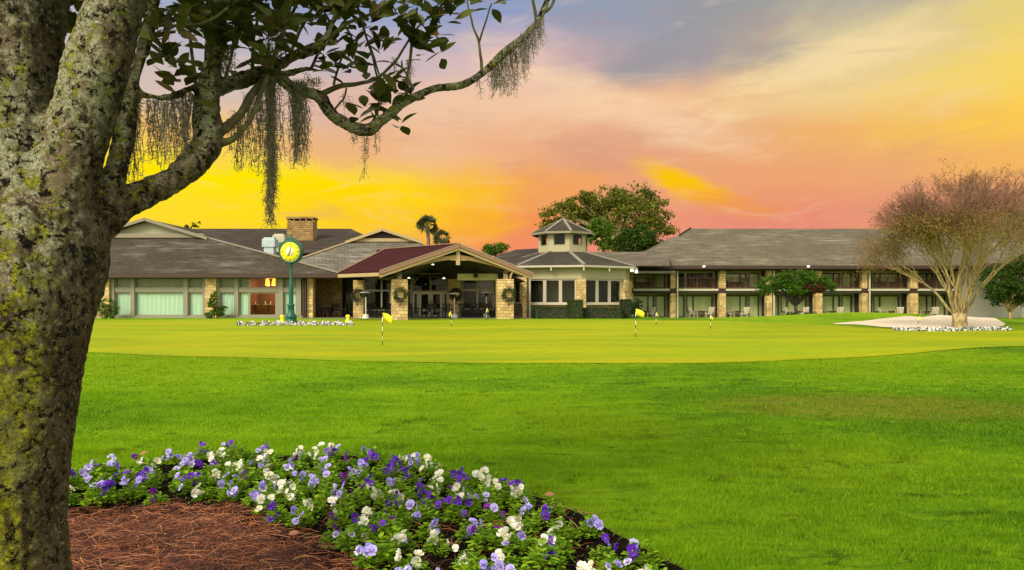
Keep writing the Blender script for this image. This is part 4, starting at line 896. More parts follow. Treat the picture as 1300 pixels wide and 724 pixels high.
for i, (a, b_) in enumerate(bays):
    x0, x1 = wx(a), wx(b_); wdt = x1-x0; flip = i % 2 == 0
    mb = MB(); mb.box(x0+.02, x1-.02, Yw-.28, Yw-.1, zfl0+.22, zfl1-.02); mb.build('slab_edge', M['slab'], wing)
    mb = MB(); mb.box(x0+.02, x1-.02, Yw-.2, Yw-.1, zfl0, zfl0+.215); mb.build('slab_beam', M['dark_wall'], wing)
    zr0, zr1 = zfl1+.08, zfl1+1.0
    mb = MB(); mb.box(x0, x1, Yw-.12, Yw-.04, zr1-.06, zr1); mb.box(x0, x1, Yw-.11, Yw-.05, zr0, zr0+.05)
    nb = int(wdt/.17)
    for k in range(1, nb): mb.box(x0+wdt*k/nb-.011, x0+wdt*k/nb+.011, Yw-.1, Yw-.06, zr0+.05, zr1-.06)
    mb.box(x0+wdt*.5-.04, x0+wdt*.5+.04, Yw-.13, Yw-.03, zr0-.08, zr1+.02)
    mb.build('railing', M['rail'], wing)
    f_ = (lambda s: x0+wdt*(1-s)) if flip else (lambda s: x0+wdt*s)
    for lvl, (z0, z1) in enumerate(((zlow, zfl0-.05), (zfl1, zev-.45))):
        dA, dB = sorted((f_(.03), f_(.30))); sA, sB = sorted((f_(.34), f_(.97)))
        hh = z1-.12
        opn = (i == 1 and lvl == 1)
        do = window(wing, dA, dB, z0+.02, hh, Yf, M['frame_dark'], .10, backm=None if opn else M['curtain_olive'], name='balcony_door' if lvl else 'patio_door')
        hx = dA+.14; mb = MB(); mb.box(hx-.02, hx+.02, Yf-.1, Yf-.06, z0+.9, z0+1.15); mb.build('handle', M['metal_white'], do)
        mb = MB(); mb.box(sA, sB, Yf-.04, Yf+.1, z0, z0+.5); mb.build('spandrel', M['wall_green'] if not opn else M['wood_brown'], wing)
        window(wing, sA, sB, z0+.5, hh, Yf, M['frame_dark'], .10, mull=((sA+sB)/2+.15*wdt*(1 if flip else -1),), backm=M['curtain_olive'] if not opn else M['wood_brown'])
        mb = MB(); mA, mB = sorted((f_(.30), f_(.34))); mb.box(mA, mB, Yf-.07, Yf+.07, z0, hh); mb.box(x0-.3, x1+.3, Yf-.05, Yf+.1, hh, z1+.05); mb.box(x0-.35, min(dA, sA), Yf-.06, Yf+.1, z0, hh); mb.box(max(dB, sB), x1+.35, Yf-.06, Yf+.1, z0, hh)
        mb.build('wall', M['wall_green'] if lvl == 0 else plain('wall_bal', (.40, .36, .18), .8, .2), wing)
    # divider wall and furniture
    mb = MB(); mb.box(x1+.12, x1+.3, Yw+.25, Yf, -.2, zev-.45); mb.build('party_wall', M['dark_wall'], wing)
    if i < 8:
        where = 'balcony bay' ; nth = ORD[i]
        for k, s in enumerate((.48, .86)):
            place('bc', wc, f_(s), Yw+.62+.06*math.sin(i*3+k), zfl1, (R(35) if (k == 0) != flip else R(-35))+PI*0, f"dark wood chair on the upper balcony, {nth} bay from the rotunda, {'door' if k == 0 else 'far'} side", 'wooden chairs on the upper balconies')
        place('bt', wt, f_(.67), Yw+.5, zfl1, 0, f"small dark wood table on the upper balcony in the {nth} bay from the rotunda", 'small tables on the upper balconies')
        for k, s in enumerate((.46, .84)):
            place('pc', pc, f_(s), Yw+.4+.1*math.sin(i*2+k), zlow, (R(40) if (k == 0) != flip else R(-40)), f"pale armchair on the ground floor patio, {nth} bay from the rotunda, {'door' if k == 0 else 'far'} side", 'pale armchairs on the ground floor patios')
        place('pt', ptb, f_(.65), Yw+.6, zlow, 0, f"low dark patio table on the ground floor in the {nth} bay from the rotunda", 'patio tables on the ground floor')
for k, px in enumerate((893.5, 1026)):
    c = pt(px, 338.5, 62.5); mb = MB(); mb.box(c.x-.09, c.x+.09, c.y-.10, c.y-.02, c.z-.07, c.z+.07); mb.lathe(c+Vector((0, -.13, 0)), [(0, -.06), (.07, -.04), (.07, .04), (0, .06)], 8)
    o = mb.build('eave_lamp', M['lamp_white'], None, c); tag(o, f"small white lamp on the wing eave, {'left one toward the rotunda' if k == 0 else 'right one above the rounded tree'}", 'lamp', 'eave lamps')
# patio strip
mb = MB(); mb.box(xa, xb, Yw-.9, Yf+.3, -.25, -.02); o = mb.build('wing_patio', M['patio'], None, (0, Yw, 0)); tag(o, 'paved strip along the foot of the hotel wing', 'patio', kind='structure')
# ------------------------------------------------------------------ nearer corner wing at the right edge
cw = empty('corner_wing', (34, 52, .1), 'nearer tan roofed building at the right edge behind the bare tree', 'building')
Yn = 50.0; zn = PZ(334, Yn); Yn2 = 58.0; zn2 = PZ(266, Yn2)
mb = MB(); mb.slab([(PX(1246, Yn), Yn, zn), (48, Yn, zn), (48, Yn2, zn2), (PX(1283, Yn2), Yn2, zn2)], .14)
mb.slab([(PX(1246, Yn), Yn, zn), (PX(1283, Yn2), Yn2, zn2), (PX(1283, Yn2), Yn2+.5, zn2), (PX(1246, Yn)+3.8, Yn2+.5, zn)], .14); mb.build('roof', M['roof_wing'], cw)
mb = MB(); mb.box(PX(1262, Yn+1.2)+2, 47, Yn+1.2, Yn+8, -.3, zn-.1); mb.build('wall', plain('wall_corner', (.26, .26, .19), .8, .12), cw)
mb = MB(); mb.box(PX(1246, Yn), 48, Yn-.04, Yn+.06, zn-.32, zn-.02); mb.build('fascia', M['wood_brown'], cw)
for px in (1300, 1325): window(cw, PX(px, Yn+1.2), PX(px+17, Yn+1.2), .9, 2.6, Yn+1.14, M['frame_dark'], .1, backm=M['curtain_olive'], by=.03)
# ------------------------------------------------------------------ rooftop vent hoods behind the clock
c = pt(348, 324, 58.5)
r = empty('rooftop_vent', c, 'pale galvanised rooftop ventilation hoods on the hall roof behind the clock', 'roof vent')
def hood(px0, px1, py0, py1, Y, m_, nm):
    x0, x1, z0, z1 = PX(px0, Y), PX(px1, Y), PZ(py1, Y), PZ(py0, Y); mb = MB(); h_ = z1-z0; w_ = x1-x0
    mb.box(x0+w_*.12, x1-w_*.12, Y-w_*.35, Y+w_*.35, z0-1.2, z0+h_*.45); mb.box(x0, x1, Y-w_*.45, Y+w_*.45, z0+h_*.45, z0+h_*.9); mb.box(x0+w_*.1, x1-w_*.1, Y-w_*.35, Y+w_*.35, z0+h_*.9, z1)
    for k in range(5): mb.box(x0+w_*(.06+.2*k), x0+w_*(.10+.2*k), Y-w_*.47, Y-w_*.45, z0+h_*.5, z0+h_*.85)
    mb.build(nm, m_, r); return
def hood_old(px0, px1, py0, py1, Y, m_, nm):
    x0, x1, z0, z1 = PX(px0, Y), PX(px1, Y), PZ(py1, Y), PZ(py0, Y); mb = MB()
    xc = (x0+x1)/2; rr = (x1-x0)/2
    mb.lathe((xc, Y, z0-1), [(rr*.72, 0), (rr*.72, 1+(z1-z0)*.35), (rr, 1+(z1-z0)*.4), (rr, 1+(z1-z0)*.78), (rr*.6, 1+(z1-z0)*.98), (0, 1+(z1-z0))], 16); mb.build(nm, m_, r)
hood(335, 351, 302, 324, 58.5, M['vent'], 'hood'); hood(348, 363, 297.5, 318, 60.5, M['vent_cream'], 'hood')
# ================================================================== SMALL THINGS ON THE GREEN
def stripes(name):
    m, t, b = mat(name); s = t.node('ShaderNodeSeparateXYZ'); t.put(s.inputs[0], objco(t))
    f = t.math('GREATER_THAN', t.math('FRACT', t.math('MULTIPLY', s.outputs[2], 3.2)), 0.5)
    t.put(b.inputs['Base Color'], t.mix(f, (.012, .012, .012, 1), (.75, .75, .7, 1))); b.inputs['Roughness'].default_value = .4; return m
M['stripes'] = stripes('striped_pole')
flags = [(485.5, 438.5, 397, 'nearest and largest yellow flag on the green, left of centre', 1), (807, 428, 392, 'yellow flag in front of the rotunda hedge', .7), (573, 414.5, 395, 'small yellow flag before the middle of the portico', -.15), (617.5, 406.5, 391, 'small yellow flag at the far edge before the front right portico column', .2),
         (833, 412.5, 396, 'faint yellow flag just right of the rotunda, behind a taller one', .15), (902, 417.5, 399.5, 'yellow flag before the second bay of the hotel wing', .2), (1166, 420, 400, 'yellow flag in front of the sand bunker', .2), (393.5, 413, 396, 'yellow flag in the white flower strip right of the clock', .35)]
for k, (px, py, pyt, lab, fw) in enumerate(flags):
    g_ = ground(px, py); Yq = g_.y; H = PZ(pyt, Yq)-g_.z
    r = empty('putting_flag', g_, lab, 'golf flag', 'yellow putting green flags'); r.rotation_euler.z = 0
    rad = max(.009, .00042*Yq)
    mb = MB(); mb.tube([g_, g_+Vector((0, 0, H))], rad, 8); mb.build('pole', M['stripes'], r)
    mb = MB(); sz = .30 if k == 0 else .27; d_ = 1 if fw >= 0 else -1; vs = []; nx_ = 6
    sc_ = H/1.1
    for i in range(nx_+1):
        s = i/nx_; xx = d_*s*(.36 if abs(fw) > .5 else .20)*sc_; yy = .05*math.sin(s*5+k)*sc_+.03; dz = -s*s*(.16 if abs(fw) > .5 else .26)*sc_
        vs += [g_+Vector((xx, yy, H-.01+dz)), g_+Vector((xx*.9-.0, yy, H-.01+dz-sz*sc_*(1-.25*s)))]
    mb.add(vs, [(2*i, 2*i+2, 2*i+3, 2*i+1) for i in range(nx_)], True); o = mb.build('flag', M['flag'], r); sm = o.modifiers.new('s', 'SOLIDIFY'); sm.thickness = .006
    mb = MB(); mb.lathe(g_+Vector((0, 0, .018)), [(.0, .002), (.055, .002), (.055, .0)], 12); mb.build('cup', M['black'], r)
# small yellow ground markers either side of the clock
for k, (px, py) in enumerate(((358, 409), (441.5, 407.5))):
    Yq = 40.5; c = pt(px, py, Yq); c.z = float(th(c.x, c.y)); mb = MB(); mb.lathe(c, [(.14, 0), (.16, .1), (.08, .16), (.07, .28), (.13, .32), (.10, .42), (0, .46)], 10)
    o = mb.build('ground_marker', M['clock_face'], None, c); tag(o, f"small squat yellow marker {'left' if k == 0 else 'right'} of the green clock", 'garden light', 'yellow ground markers')
# ------------------------------------------------------------------ post clock
Yk = 39.0; kx = PX(369.5, Yk); kz = float(th(kx, Yk)); pxm = Yk/900
clk = empty('street_clock', (kx, Yk, kz), 'dark green post clock with round yellow face in the white flower strip', 'clock')
zc = PZ(320, Yk); B_ = Vector((kx, Yk, kz))
mb = MB(); mb.lathe(B_, [(.40, 0), (.40, .12), (.30, .17), (.30, .32), (.34, .36), (.24, .5), (.18, .62), (.17, .95), (.21, 1.0), (.21, 1.05), (.15, 1.1)], 12); mb.build('pedestal', M['clock_green'], clk)
mb = MB(); mb.lathe(B_, [(.13, 1.08), (.12, 1.9), (.10, 2.3), (.075, 2.4), (.065, 3.0), (.06, zc-kz-.75), (.12, zc-kz-.68), (.07, zc-kz-.6), (.16, zc-kz-.52)], 14); mb.build('post', M['clock_green'], clk)
mb = MB(); mb.lathe((kx, Yk, zc), [(0, -.17), (.52, -.17), (.575, -.22), (.63, -.2), (.64, 0), (.63, .2), (.575, .22), (.52, .17), (0, .17)], 36, 'Y'); mb.build('clock_case', M['clock_green'], clk)
mb = MB()      # pediment: stepped crown
mb.add([(kx+s*x, Yk+y, zc+z) for y in (-.18, .18) for s, x, z in ((-1, .66, .1), (-1, .62, .42), (-1, .34, .58), (-1, .2, .78), (1, .2, .78), (1, .34, .58), (1, .62, .42), (1, .66, .1))],
       [tuple(range(8))[::-1], tuple(range(8, 16))]+[(i, (i+1) % 8, 8+(i+1) % 8, 8+i) for i in range(8)])
mb.lathe((kx, Yk, zc+.76), [(.12, 0), (.05, .08), (.07, .14), (.02, .24), (0, .26)], 8); mb.build('crown', M['clock_green'], clk)
mb = MB(); mb.lathe((kx, Yk, zc), [(0, -.185), (.525, -.185), (.525, -.16)], 36, 'Y'); fc = mb.build('clock_face', M['clock_face'], clk)
mb = MB(); mb.lathe((kx, Yk, zc), [(0, -.189), (.24, -.189), (.24, -.186)], 24, 'Y'); mb.build('dial_centre', M['clock_white'], fc)
mb = MB()
for k in range(12):
    a = k*PI/6; d_ = Vector((math.sin(a), 0, math.cos(a))); c = Vector((kx, Yk-.192, zc)); mb.bar(c+d_*.40, c+d_*(.49), .05 if k % 3 == 0 else .03, .006, up=(0, 1, 0))
mb.build('hour_marks', M['black'], fc)
for nm, a, l0, wd in (('hour_hand', R(207), .30, .05), ('minute_hand', R(10), .42, .035)):
    d_ = Vector((math.sin(a), 0, math.cos(a))); c = Vector((kx, Yk-.2, zc)); mb = MB(); mb.bar(c-d_*.06, c+d_*l0, wd, .008, up=(0, 1, 0)); mb.build(nm, M['black'], fc)
# ------------------------------------------------------------------ foliage helpers
M['leaf_oak'] = leafmat('leaf_oak', (0.055, 0.080, 0.006), (0.155, 0.165, 0.016))
M['leaf_green'] = leafmat('leaf_green', (0.030, 0.080, 0.004), (0.095, 0.175, 0.010))
M['leaf_deep'] = leafmat('leaf_deep', (0.014, 0.040, 0.004), (0.045, 0.092, 0.006))
M['leaf_hedge'] = leafmat('leaf_hedge', (0.008, 0.026, 0.006), (0.030, 0.065, 0.012), transl=.1)
M['leaf_topiary'] = leafmat('leaf_topiary', (0.020, 0.065, 0.004), (0.070, 0.165, 0.008), extra=(.10, .06, .02))
M['leaf_red'] = leafmat('leaf_red', (0.05, 0.012, 0.006), (0.10, 0.03, 0.012))
M['palm_leaf'] = leafmat('palm_leaf', (0.045, 0.055, 0.02), (0.12, 0.13, 0.05))
M['bark_grey'] = plain('bark_grey', (.17, .13, .085), .9, .35, 6); M['bark_pale'] = plain('bark_pale', (.27, .20, .10), .8, .35, 5)
m, t, b = mat('crape_bark'); M['bark_pale'] = m; g = t.node('ShaderNodeNewGeometry').outputs['Position']; a = t.noise(t.mapping(g, (1, 1, .25)), 9, 6, .7); t.put(b.inputs['Base Color'], t.mix(t.ms(a, .38, .62), (.17, .12, .045, 1), (.46, .36, .15, 1))); b.inputs['Roughness'].default_value = .9; bump(t, b, a, .8, .04)
M['bark_dark'] = plain('bark_dark', (.05, .04, .028), .9, .35, 6)
def crown(root, blobs, nclump, nleaf, clr, L, m_, name='crown', shell=.45, flat=1.0):
    """leaf clumps spread through ellipsoids: (x,y,z, rx,ry,rz)"""
    P = []; Nn = []; vol = np.array([b[3]*b[4]*b[5] for b in blobs])**.67; vol = vol/vol.sum()
    for b_, w_ in zip(blobs, vol):
        n = max(3, int(nclump*w_)); d_ = rng.normal(size=(n, 3)); d_ /= np.linalg.norm(d_, axis=1, keepdims=True)
        rr = (shell+(1.05-shell)*rng.random(n)**.6)[:, None]; c = np.array(b_[:3])+d_*rr*np.array(b_[3:])
        cr = clr*rng.uniform(.5, 1.3, n)
        for ci, ri, di in zip(c, cr, d_):
            q = rng.normal(size=(nleaf, 3)); q /= np.linalg.norm(q, axis=1, keepdims=True); q *= (rng.random(nleaf)**.45)[:, None]*ri; q[:, 2] *= .62*flat
            P.append(ci+q); Nn.append(q/ri+np.array([0, 0, .6])+rng.normal(size=(nleaf, 3))*.6)
    P = np.concatenate(P); Nn = np.concatenate(Nn)
    V, F, at_ = leafquads(P, rng.uniform(.7, 1.3, len(P))*L, Nn, .6)
    return np_obj(name, V, F, m_, root, attr=at_)
def limbs(root, base, tips, r0, m_, name='trunk', fork=None, bend=.3):
    mb = MB(); base = Vector(base); fork = Vector(fork) if fork is not None else base
    if (fork-base).length > .01: mb.tube([base-Vector((0, 0, .2)), base.lerp(fork, .5)+Vector((.03, 0, 0)), fork], [r0*1.35, r0, r0*.9], 10)
    for tp_ in tips:
        tp_ = Vector(tp_); mid = fork.lerp(tp_, .45)+Vector((0, 0, (tp_-fork).length*.1))+Vector((random.uniform(-1, 1), random.uniform(-1, 1), 0))*(tp_-fork).length*.1*bend
        mb.tube([fork, fork.lerp(mid, .5), mid, tp_], [r0*.75, r0*.6, r0*.4, r0*.12], 7)
    return mb.build(name, m_, root)
def tree(name, lab, cat, px, pyb, Y, blobs_px, fork_py, r0, nclump, nleaf, clr, L, m_, bark, group=None, z0=None, shell=.45, dy=.8):
    bx_, bz = PX(px, Y), (PZ(pyb, Y) if z0 is None else z0); r = empty(name, (bx_, Y, bz), lab, cat, group)
    s = Y/900; bl = [(PX(a, Y), Y+oy, PZ(b_, Y), rx*s, max(rx*s*dy, .3), rz*s) for a, b_, rx, rz, oy in blobs_px]
    tips = []
    for b_ in bl:
        for k in range(3): tips.append((b_[0]+random.uniform(-.5, .5)*b_[3], b_[1]+random.uniform(-.4, .4)*b_[4], b_[2]+random.uniform(-.1, .6)*b_[5]))
    limbs(r, (bx_, Y, bz), tips, r0, bark, fork=(bx_, Y, PZ(fork_py, Y)))
    crown(r, bl, nclump, nleaf, clr, L, m_, shell=shell)
    return r
# big oak behind the rotunda
tree('oak_tree', 'broad oak tree rising behind the rotunda cupola', 'tree', 785, 400, 88, [(712, 276, 26, 18, 0), (738, 262, 26, 14, 2), (770, 252, 32, 18, 0), (806, 250, 32, 18, 2), (800, 278, 34, 22, -2), (832, 272, 22, 22, 1), (760, 280, 30, 20, 2), (843, 296, 10, 12, 0), (700, 290, 14, 10, 0)], 318, .6, 330, 46, 1.15, .34, M['leaf_oak'], M['bark_pale'], z0=0, shell=.4)
tree('evergreen_tree', 'dark dense evergreen tree below the oak, right of the rotunda', 'tree', 800, 400, 82, [(812, 305, 24, 18, 0), (790, 312, 16, 12, 0), (828, 312, 12, 10, 0)], 335, .25, 110, 46, .9, .28, M['leaf_deep'], M['bark_dark'], z0=0)
tree('small_tree', 'bright green young tree close behind the rotunda cupola', 'tree', 763, 400, 78, [(762, 290, 15, 12, 0), (768, 304, 10, 14, 0), (752, 302, 6, 8, 0)], 312, .14, 70, 46, .6, .26, M['leaf_green'], M['bark_pale'], z0=0)
tree('distant_tree', 'small round green tree top between the portico gable and the rotunda', 'tree', 629, 400, 92, [(629, 316, 14, 7, 0), (621, 319, 8, 5, 0)], 322, .2, 60, 40, .6, .24, M['leaf_green'], M['bark_dark'], z0=0)
tree('distant_pine', 'sparse dark pine sprig showing above the left roof ridge', 'tree', 240, 400, 95, [(249, 285, 5, 3.5, 0), (240, 288, 5, 2, 0), (231, 290, 3, 1.5, 0)], 293, .12, 16, 24, .28, .2, M['leaf_deep'], M['bark_dark'], z0=0)
# right round tree
tree('round_tree', 'dense dark green tree with several pale trunks at the right edge', 'tree', 1282, 398, 46, [(1272, 354, 24, 20, 0), (1300, 346, 26, 22, 0), (1258, 368, 14, 13, -.5), (1290, 370, 28, 15, -.6), (1325, 360, 24, 22, 0), (1268, 380, 14, 8, 0), (1315, 378, 16, 9, 0)], 396, .13, 300, 60, .42, .13, M['leaf_deep'], M['bark_pale'], z0=.25)
# flat-topped tree before the wing
ft = tree('cloud_pruned_tree', 'flat-topped bright green pruned tree before the hotel wing', 'tree', 1010, 403, 55, [(985, 360, 22, 9, 0), (1010, 353, 26, 10, 0), (1034, 360, 22, 10, 0), (975, 368, 13, 7, 0), (1048, 364, 10, 7, 0), (1005, 368, 18, 7, -.5)], 388, .13, 240, 60, .36, .13, M['leaf_topiary'], M['bark_dark'], z0=.2)
s = 55/900
crown(ft, [(PX(1030, 55), 54.2, PZ(366, 55), 14*s, .9, 5*s)], 26, 50, .3, .12, M['leaf_red'], 'autumn_foliage')
cc = (PX(1018, 52), 52, .25)
r = empty('low_shrub', cc, 'low dark shrub at the foot of the flat-topped tree', 'shrub')
crown(r, [(PX(1010, 52), 52, .35, 1.2, .5, .35), (PX(1032, 52), 52, .35, 1.0, .5, .35)], 50, 50, .22, .1, M['leaf_hedge'], 'foliage')
# palms
def palm(px, pyc, Y, rad, lab, nfr=30):
    bx_ = PX(px, Y); zc_ = PZ(pyc, Y); r = empty('palm_tree', (bx_, Y, 0), lab, 'palm tree', 'sabal palms behind the roofs')
    mb = MB(); mb.tube([(bx_+.2, Y, 0), (bx_+.1, Y, zc_*.5), (bx_+.12, Y, zc_*.85), (bx_, Y, zc_)], [.26, .2, .19, .24], 8); mb.build('trunk', M['bark_grey'], r)
    V = []; F = []
    for k in range(nfr):
        a = random.uniform(0, 2*PI); e = random.uniform(-.6, 1.5); d_ = Vector((math.cos(a)*math.cos(e), math.sin(a)*math.cos(e), math.sin(e))); sd = d_.cross(Vector((0, 0, 1))).normalized(); up = sd.cross(d_)
        c = Vector((bx_, Y, zc_)); hub = c+d_*rad*.42; rl = random.uniform(0, PI); up = sd.cross(d_); sd = (sd*math.cos(rl)+up*math.sin(rl)).normalized()
        for j in range(11):
            q = (j-5)/5*1.25; dd = (d_*math.cos(q)+sd*math.sin(q)).normalized(); Lf = rad*.62*random.uniform(.8, 1.1); tip = hub+dd*Lf+Vector((0, 0, -.18*rad*random.random())); w_ = up*.0+d_.cross(dd).normalized().cross(dd)*.035*rad if abs(q) > .01 else sd*.035*rad
            i0 = len(V); V += [hub-w_, hub+dd*Lf*.6-w_*1.6, tip, hub+dd*Lf*.6+w_*1.6]; F.append((i0, i0+1, i0+2, i0+3))
        i0 = len(V); V += [c-sd*.02, c+sd*.02, hub+sd*.012, hub-sd*.012]; F.append((i0, i0+1, i0+2, i0+3))
    np_obj('fronds', [tuple(v) for v in V], F, M['palm_leaf'], r, attr=rng.random(len(V)))
palm(542.5, 287, 78, 1.35, 'taller sabal palm silhouetted behind the portico roof', 34); palm(561, 303, 78, 1.15, 'shorter sabal palm just right of the taller one behind the portico roof', 26)
# hedges and shrubs
def shrub(name, lab, cat, x, y, z, rx, ry, rz, m_, n=60, nl=50, cr=.2, L=.09, group=None, boxy=False):
    r = empty(name, (x, y, z), lab, cat, group)
    if boxy:
        N = n*nl; P_ = rng.uniform(-1, 1, (N, 3)); ax = rng.integers(0, 3, N); sg = rng.choice([-1, 1], N); P_[np.arange(N), ax] = sg*(1-.12*rng.random(N)); 
        P_ = P_*np.array([rx, ry, rz]); P_ += rng.normal(0, .03, P_.shape); Nn = rng.normal(size=(N, 3))*.7; Nn[np.arange(N), ax] += sg*1.0
        V, F, at_ = leafquads(P_+np.array([x, y, z+rz]), rng.uniform(.7, 1.3, N)*L, Nn, .6); np_obj('foliage', V, F, m_, r, attr=at_)
        mb = MB(); mb.box(x-rx*.9, x+rx*.9, y-ry*.9, y+ry*.9, z, z+rz*1.85); mb.build('inner_twigs', M['bark_dark'], r)
    else:
        crown(r, [(x, y, z+rz, rx, ry, rz)], n, nl, cr, L, m_, 'foliage', shell=.2)
        mb = MB(); 
        for k in range(6): mb.tube([(x, y, z-.05), (x+random.uniform(-.6, .6)*rx, y+random.uniform(-.5, .5)*ry, z+rz*random.uniform(1, 1.7))], [.03, .01], 5)
        mb.build('stem', M['bark_dark'], r)
    return r
def shp(px0, px1, pyt, Y, **k):
    x0, x1 = PX(px0, Y), PX(px1, Y); z = float(th((x0+x1)/2, Y))-.03; return dict(x=(x0+x1)/2, y=Y, z=z, rx=(x1-x0)/2, rz=(PZ(pyt, Y)-z)/2, **k)
shrub('clipped_hedge', 'long low clipped hedge under the left rotunda windows', 'hedge', **shp(676, 724, 390.5, 48.6, ry=.5, m_=M['leaf_hedge'], n=90, nl=60, boxy=True))
shrub('clipped_hedge', 'long low clipped hedge under the right rotunda windows', 'hedge', **shp(737, 790, 391.5, 49.0, ry=.5, m_=M['leaf_hedge'], n=90, nl=60, boxy=True))
shrub('clipped_bush', 'square clipped bush at the rotunda corner pillar between the two low hedges', 'shrub', **shp(721, 739, 381.5, 48.4, ry=.55, m_=M['leaf_deep'], n=60, nl=60, boxy=True))
shrub('clipped_bush', 'tall clipped bush at the right end of the rotunda hedge', 'shrub', **shp(788, 800, 381, 49.6, ry=.5, m_=M['leaf_hedge'], n=50, nl=60, boxy=True))
shrub('clipped_bush', 'dark rounded bush right of the rotunda before the first hotel bay', 'shrub', **shp(799, 815, 379, 51.5, ry=.6, m_=M['leaf_hedge'], n=60, nl=60, boxy=False))
shrub('round_shrub', 'ball shaped green shrub before the hall beside the foreground trunk', 'shrub', **shp(122, 148, 379, 48.6, ry=.7, m_=M['leaf_green'], n=60, nl=45))
# potted conifer
Yp = 48.9; x = PX(272, Yp); z = GZ
r = empty('potted_conifer', (x, Yp, z), 'small cone shaped evergreen in a dark pot before the stone pier of the hall', 'potted plant')
mb = MB(); mb.lathe((x-.35, Yp, z), [(.22, 0), (.28, .35), (.24, .35), (.2, .1), (0, .1)], 14); mb.build('pot', M['pot'], r)
mb = MB(); mb.tube([(x, Yp, z), (x+.05, Yp, z+1.85)], [.05, .015], 6); mb.build('trunk', M['bark_dark'], r)
bl = [(x+random.uniform(-1, 1)*.5*(1-k/9)+.05, Yp+random.uniform(-.3, .3), z+.25+k*.17, .62*(1-k/10.5), .5*(1-k/10.5), .16) for k in range(10)]
crown(r, bl, 90, 40, .15, .09, M['leaf_green'], 'foliage')
# white flower strips (far)
m, t, b = mat('white_petals'); M['strip_flowers'] = m; f = t.node('ShaderNodeAttribute', attribute_name='rnd').outputs['Fac']
t.put(b.inputs['Base Color'], t.ramp(f, [(0, (.75, .75, .68, 1)), (.45, (.62, .62, .72, 1)), (.55, (.02, .05, .01, 1)), (.9, (.04, .10, .015, 1)), (.97, (.5, .4, .03, 1))], 'CONSTANT')); b.inputs['Roughness'].default_value = .7
def strip(px0, px1, py, lab, depth=.5, n=2600, h=.14):
    a_, b_ = ground(px0, py), ground(px1, py); N = n; s = rng.random(N); e = rng.uniform(-1, 1, N)*depth*np.sqrt(np.clip(1-(2*s-1)**4, 0, 1))
    x = a_.x+(b_.x-a_.x)*s; y = a_.y+(b_.y-a_.y)*s+e; z = th(x, y)+rng.random(N)*h*(1+.5*np.sin(s*60))+.02
    V, F, at_ = leafquads(np.stack([x, y, z], 1), rng.uniform(.05, .11, N), rng.normal(size=(N, 3))+np.array([0, -.8, .8]), .9)
    o = np_obj('flower_strip', V, F, M['strip_flowers'], attr=at_, loc=a_); tag(o, lab, 'flower bed', kind='stuff')
strip(300, 449, 413.3, 'narrow strip of small white flowers round the green clock', .55)
strip(1134, 1232, 420.2, 'thin strip of small white flowers before the bunker, left of the bare tree', .35, 1500, .1); strip(1222, 1282, 419.6, 'thin strip of small white flowers right of the bare tree base', .35, 900, .1)
# ------------------------------------------------------------------ patio furniture under the portico
def heater(px, Y, lab, pyt=371):
    x = PX(px, Y); r = empty('patio_heater', (x, Y, GZ+.035), lab, 'patio heater', 'patio heaters under the portico'); B_ = Vector((x, Y, GZ+.035)); h = PZ(pyt, Y)-B_.z
    mb = MB(); mb.lathe(B_, [(.26, 0), (.26, .08), (.2, .12), (.2, .25), (.05, .3)], 14); mb.build('base', M['metal_white'], r)
    mb = MB(); mb.lathe(B_, [(.04, .28), (.04, h-.3)], 8); mb.build('pole', M['metal_white'], r)
    mb = MB(); mb.lathe(B_, [(.08, h-.32), (.1, h-.3), (.12, h-.06), (.1, h-.04)], 12); mb.build('burner', M['metal_dark'], r)
    mb = MB(); mb.lathe(B_, [(.42, h-.06), (.43, h-.04), (.25, h+.02), (0, h+.07)], 18); mb.build('reflector', M['metal_white'], r)
heater(464.5, 47.6, 'white patio heater beside the rear left stone column'); heater(577, 49.5, 'white patio heater before the middle stone column', 372.5); heater(617.5, 50.5, 'white patio heater before the right terrace windows', 371)
dc = lambda: make_chair('terrace_chair', M['chair_dark']); dt = lambda: make_table('terrace_table', M['chair_dark'], .5, .7)
zf_ = GZ+.035
pl = [('c', 404, 52, 20, 'against the recessed stone wall, left one'), ('c', 420, 52.2, -30, 'against the recessed stone wall, right one'), ('c', 432, 50.8, 60, 'before the dark doorway'), ('t', 412, 51.3, 0, 'before the recessed stone wall'),
      ('c', 473, 50.4, 40, 'right of the rear left column, nearest it'), ('c', 489, 50.6, -40, 'just left of the front left column'), ('t', 481, 50.2, 0, 'between the rear left and front left columns'),
      ('c', 524, 49.4, 50, 'just right of the front left column'), ('c', 541, 50.2, -45, 'before the left glass door'), ('t', 532, 49.2, 0, 'before the glass doors'),
      ('c', 556, 49.0, 130, 'before the right glass door'), ('c', 568, 51.0, 20, 'left of the middle column'), ('t', 561, 50.4, 0, 'left of the middle stone column'),
      ('c', 590, 50.2, 45, 'right of the middle column'), ('c', 603, 51.2, 170, 'under the ceiling fan'), ('t', 597, 51, 0, 'under the ceiling fan'),
      ('c', 613, 49.6, -130, 'beside the right patio heater'), ('c', 626, 50.4, -60, 'just left of the front right column'), ('t', 620, 51.4, 0, 'near the front right column'), ('c', 658, 51.2, 0, 'right of the front right column')]
for k, px, Y, rz, wh in pl:
    place('tc' if k == 'c' else 'tt', dc if k == 'c' else dt, PX(px, Y), Y, zf_, R(rz), ('dark terrace chair ' if k == 'c' else 'round dark terrace table ')+wh, 'dark chairs on the entrance terrace' if k == 'c' else 'dark tables on the entrance terrace')
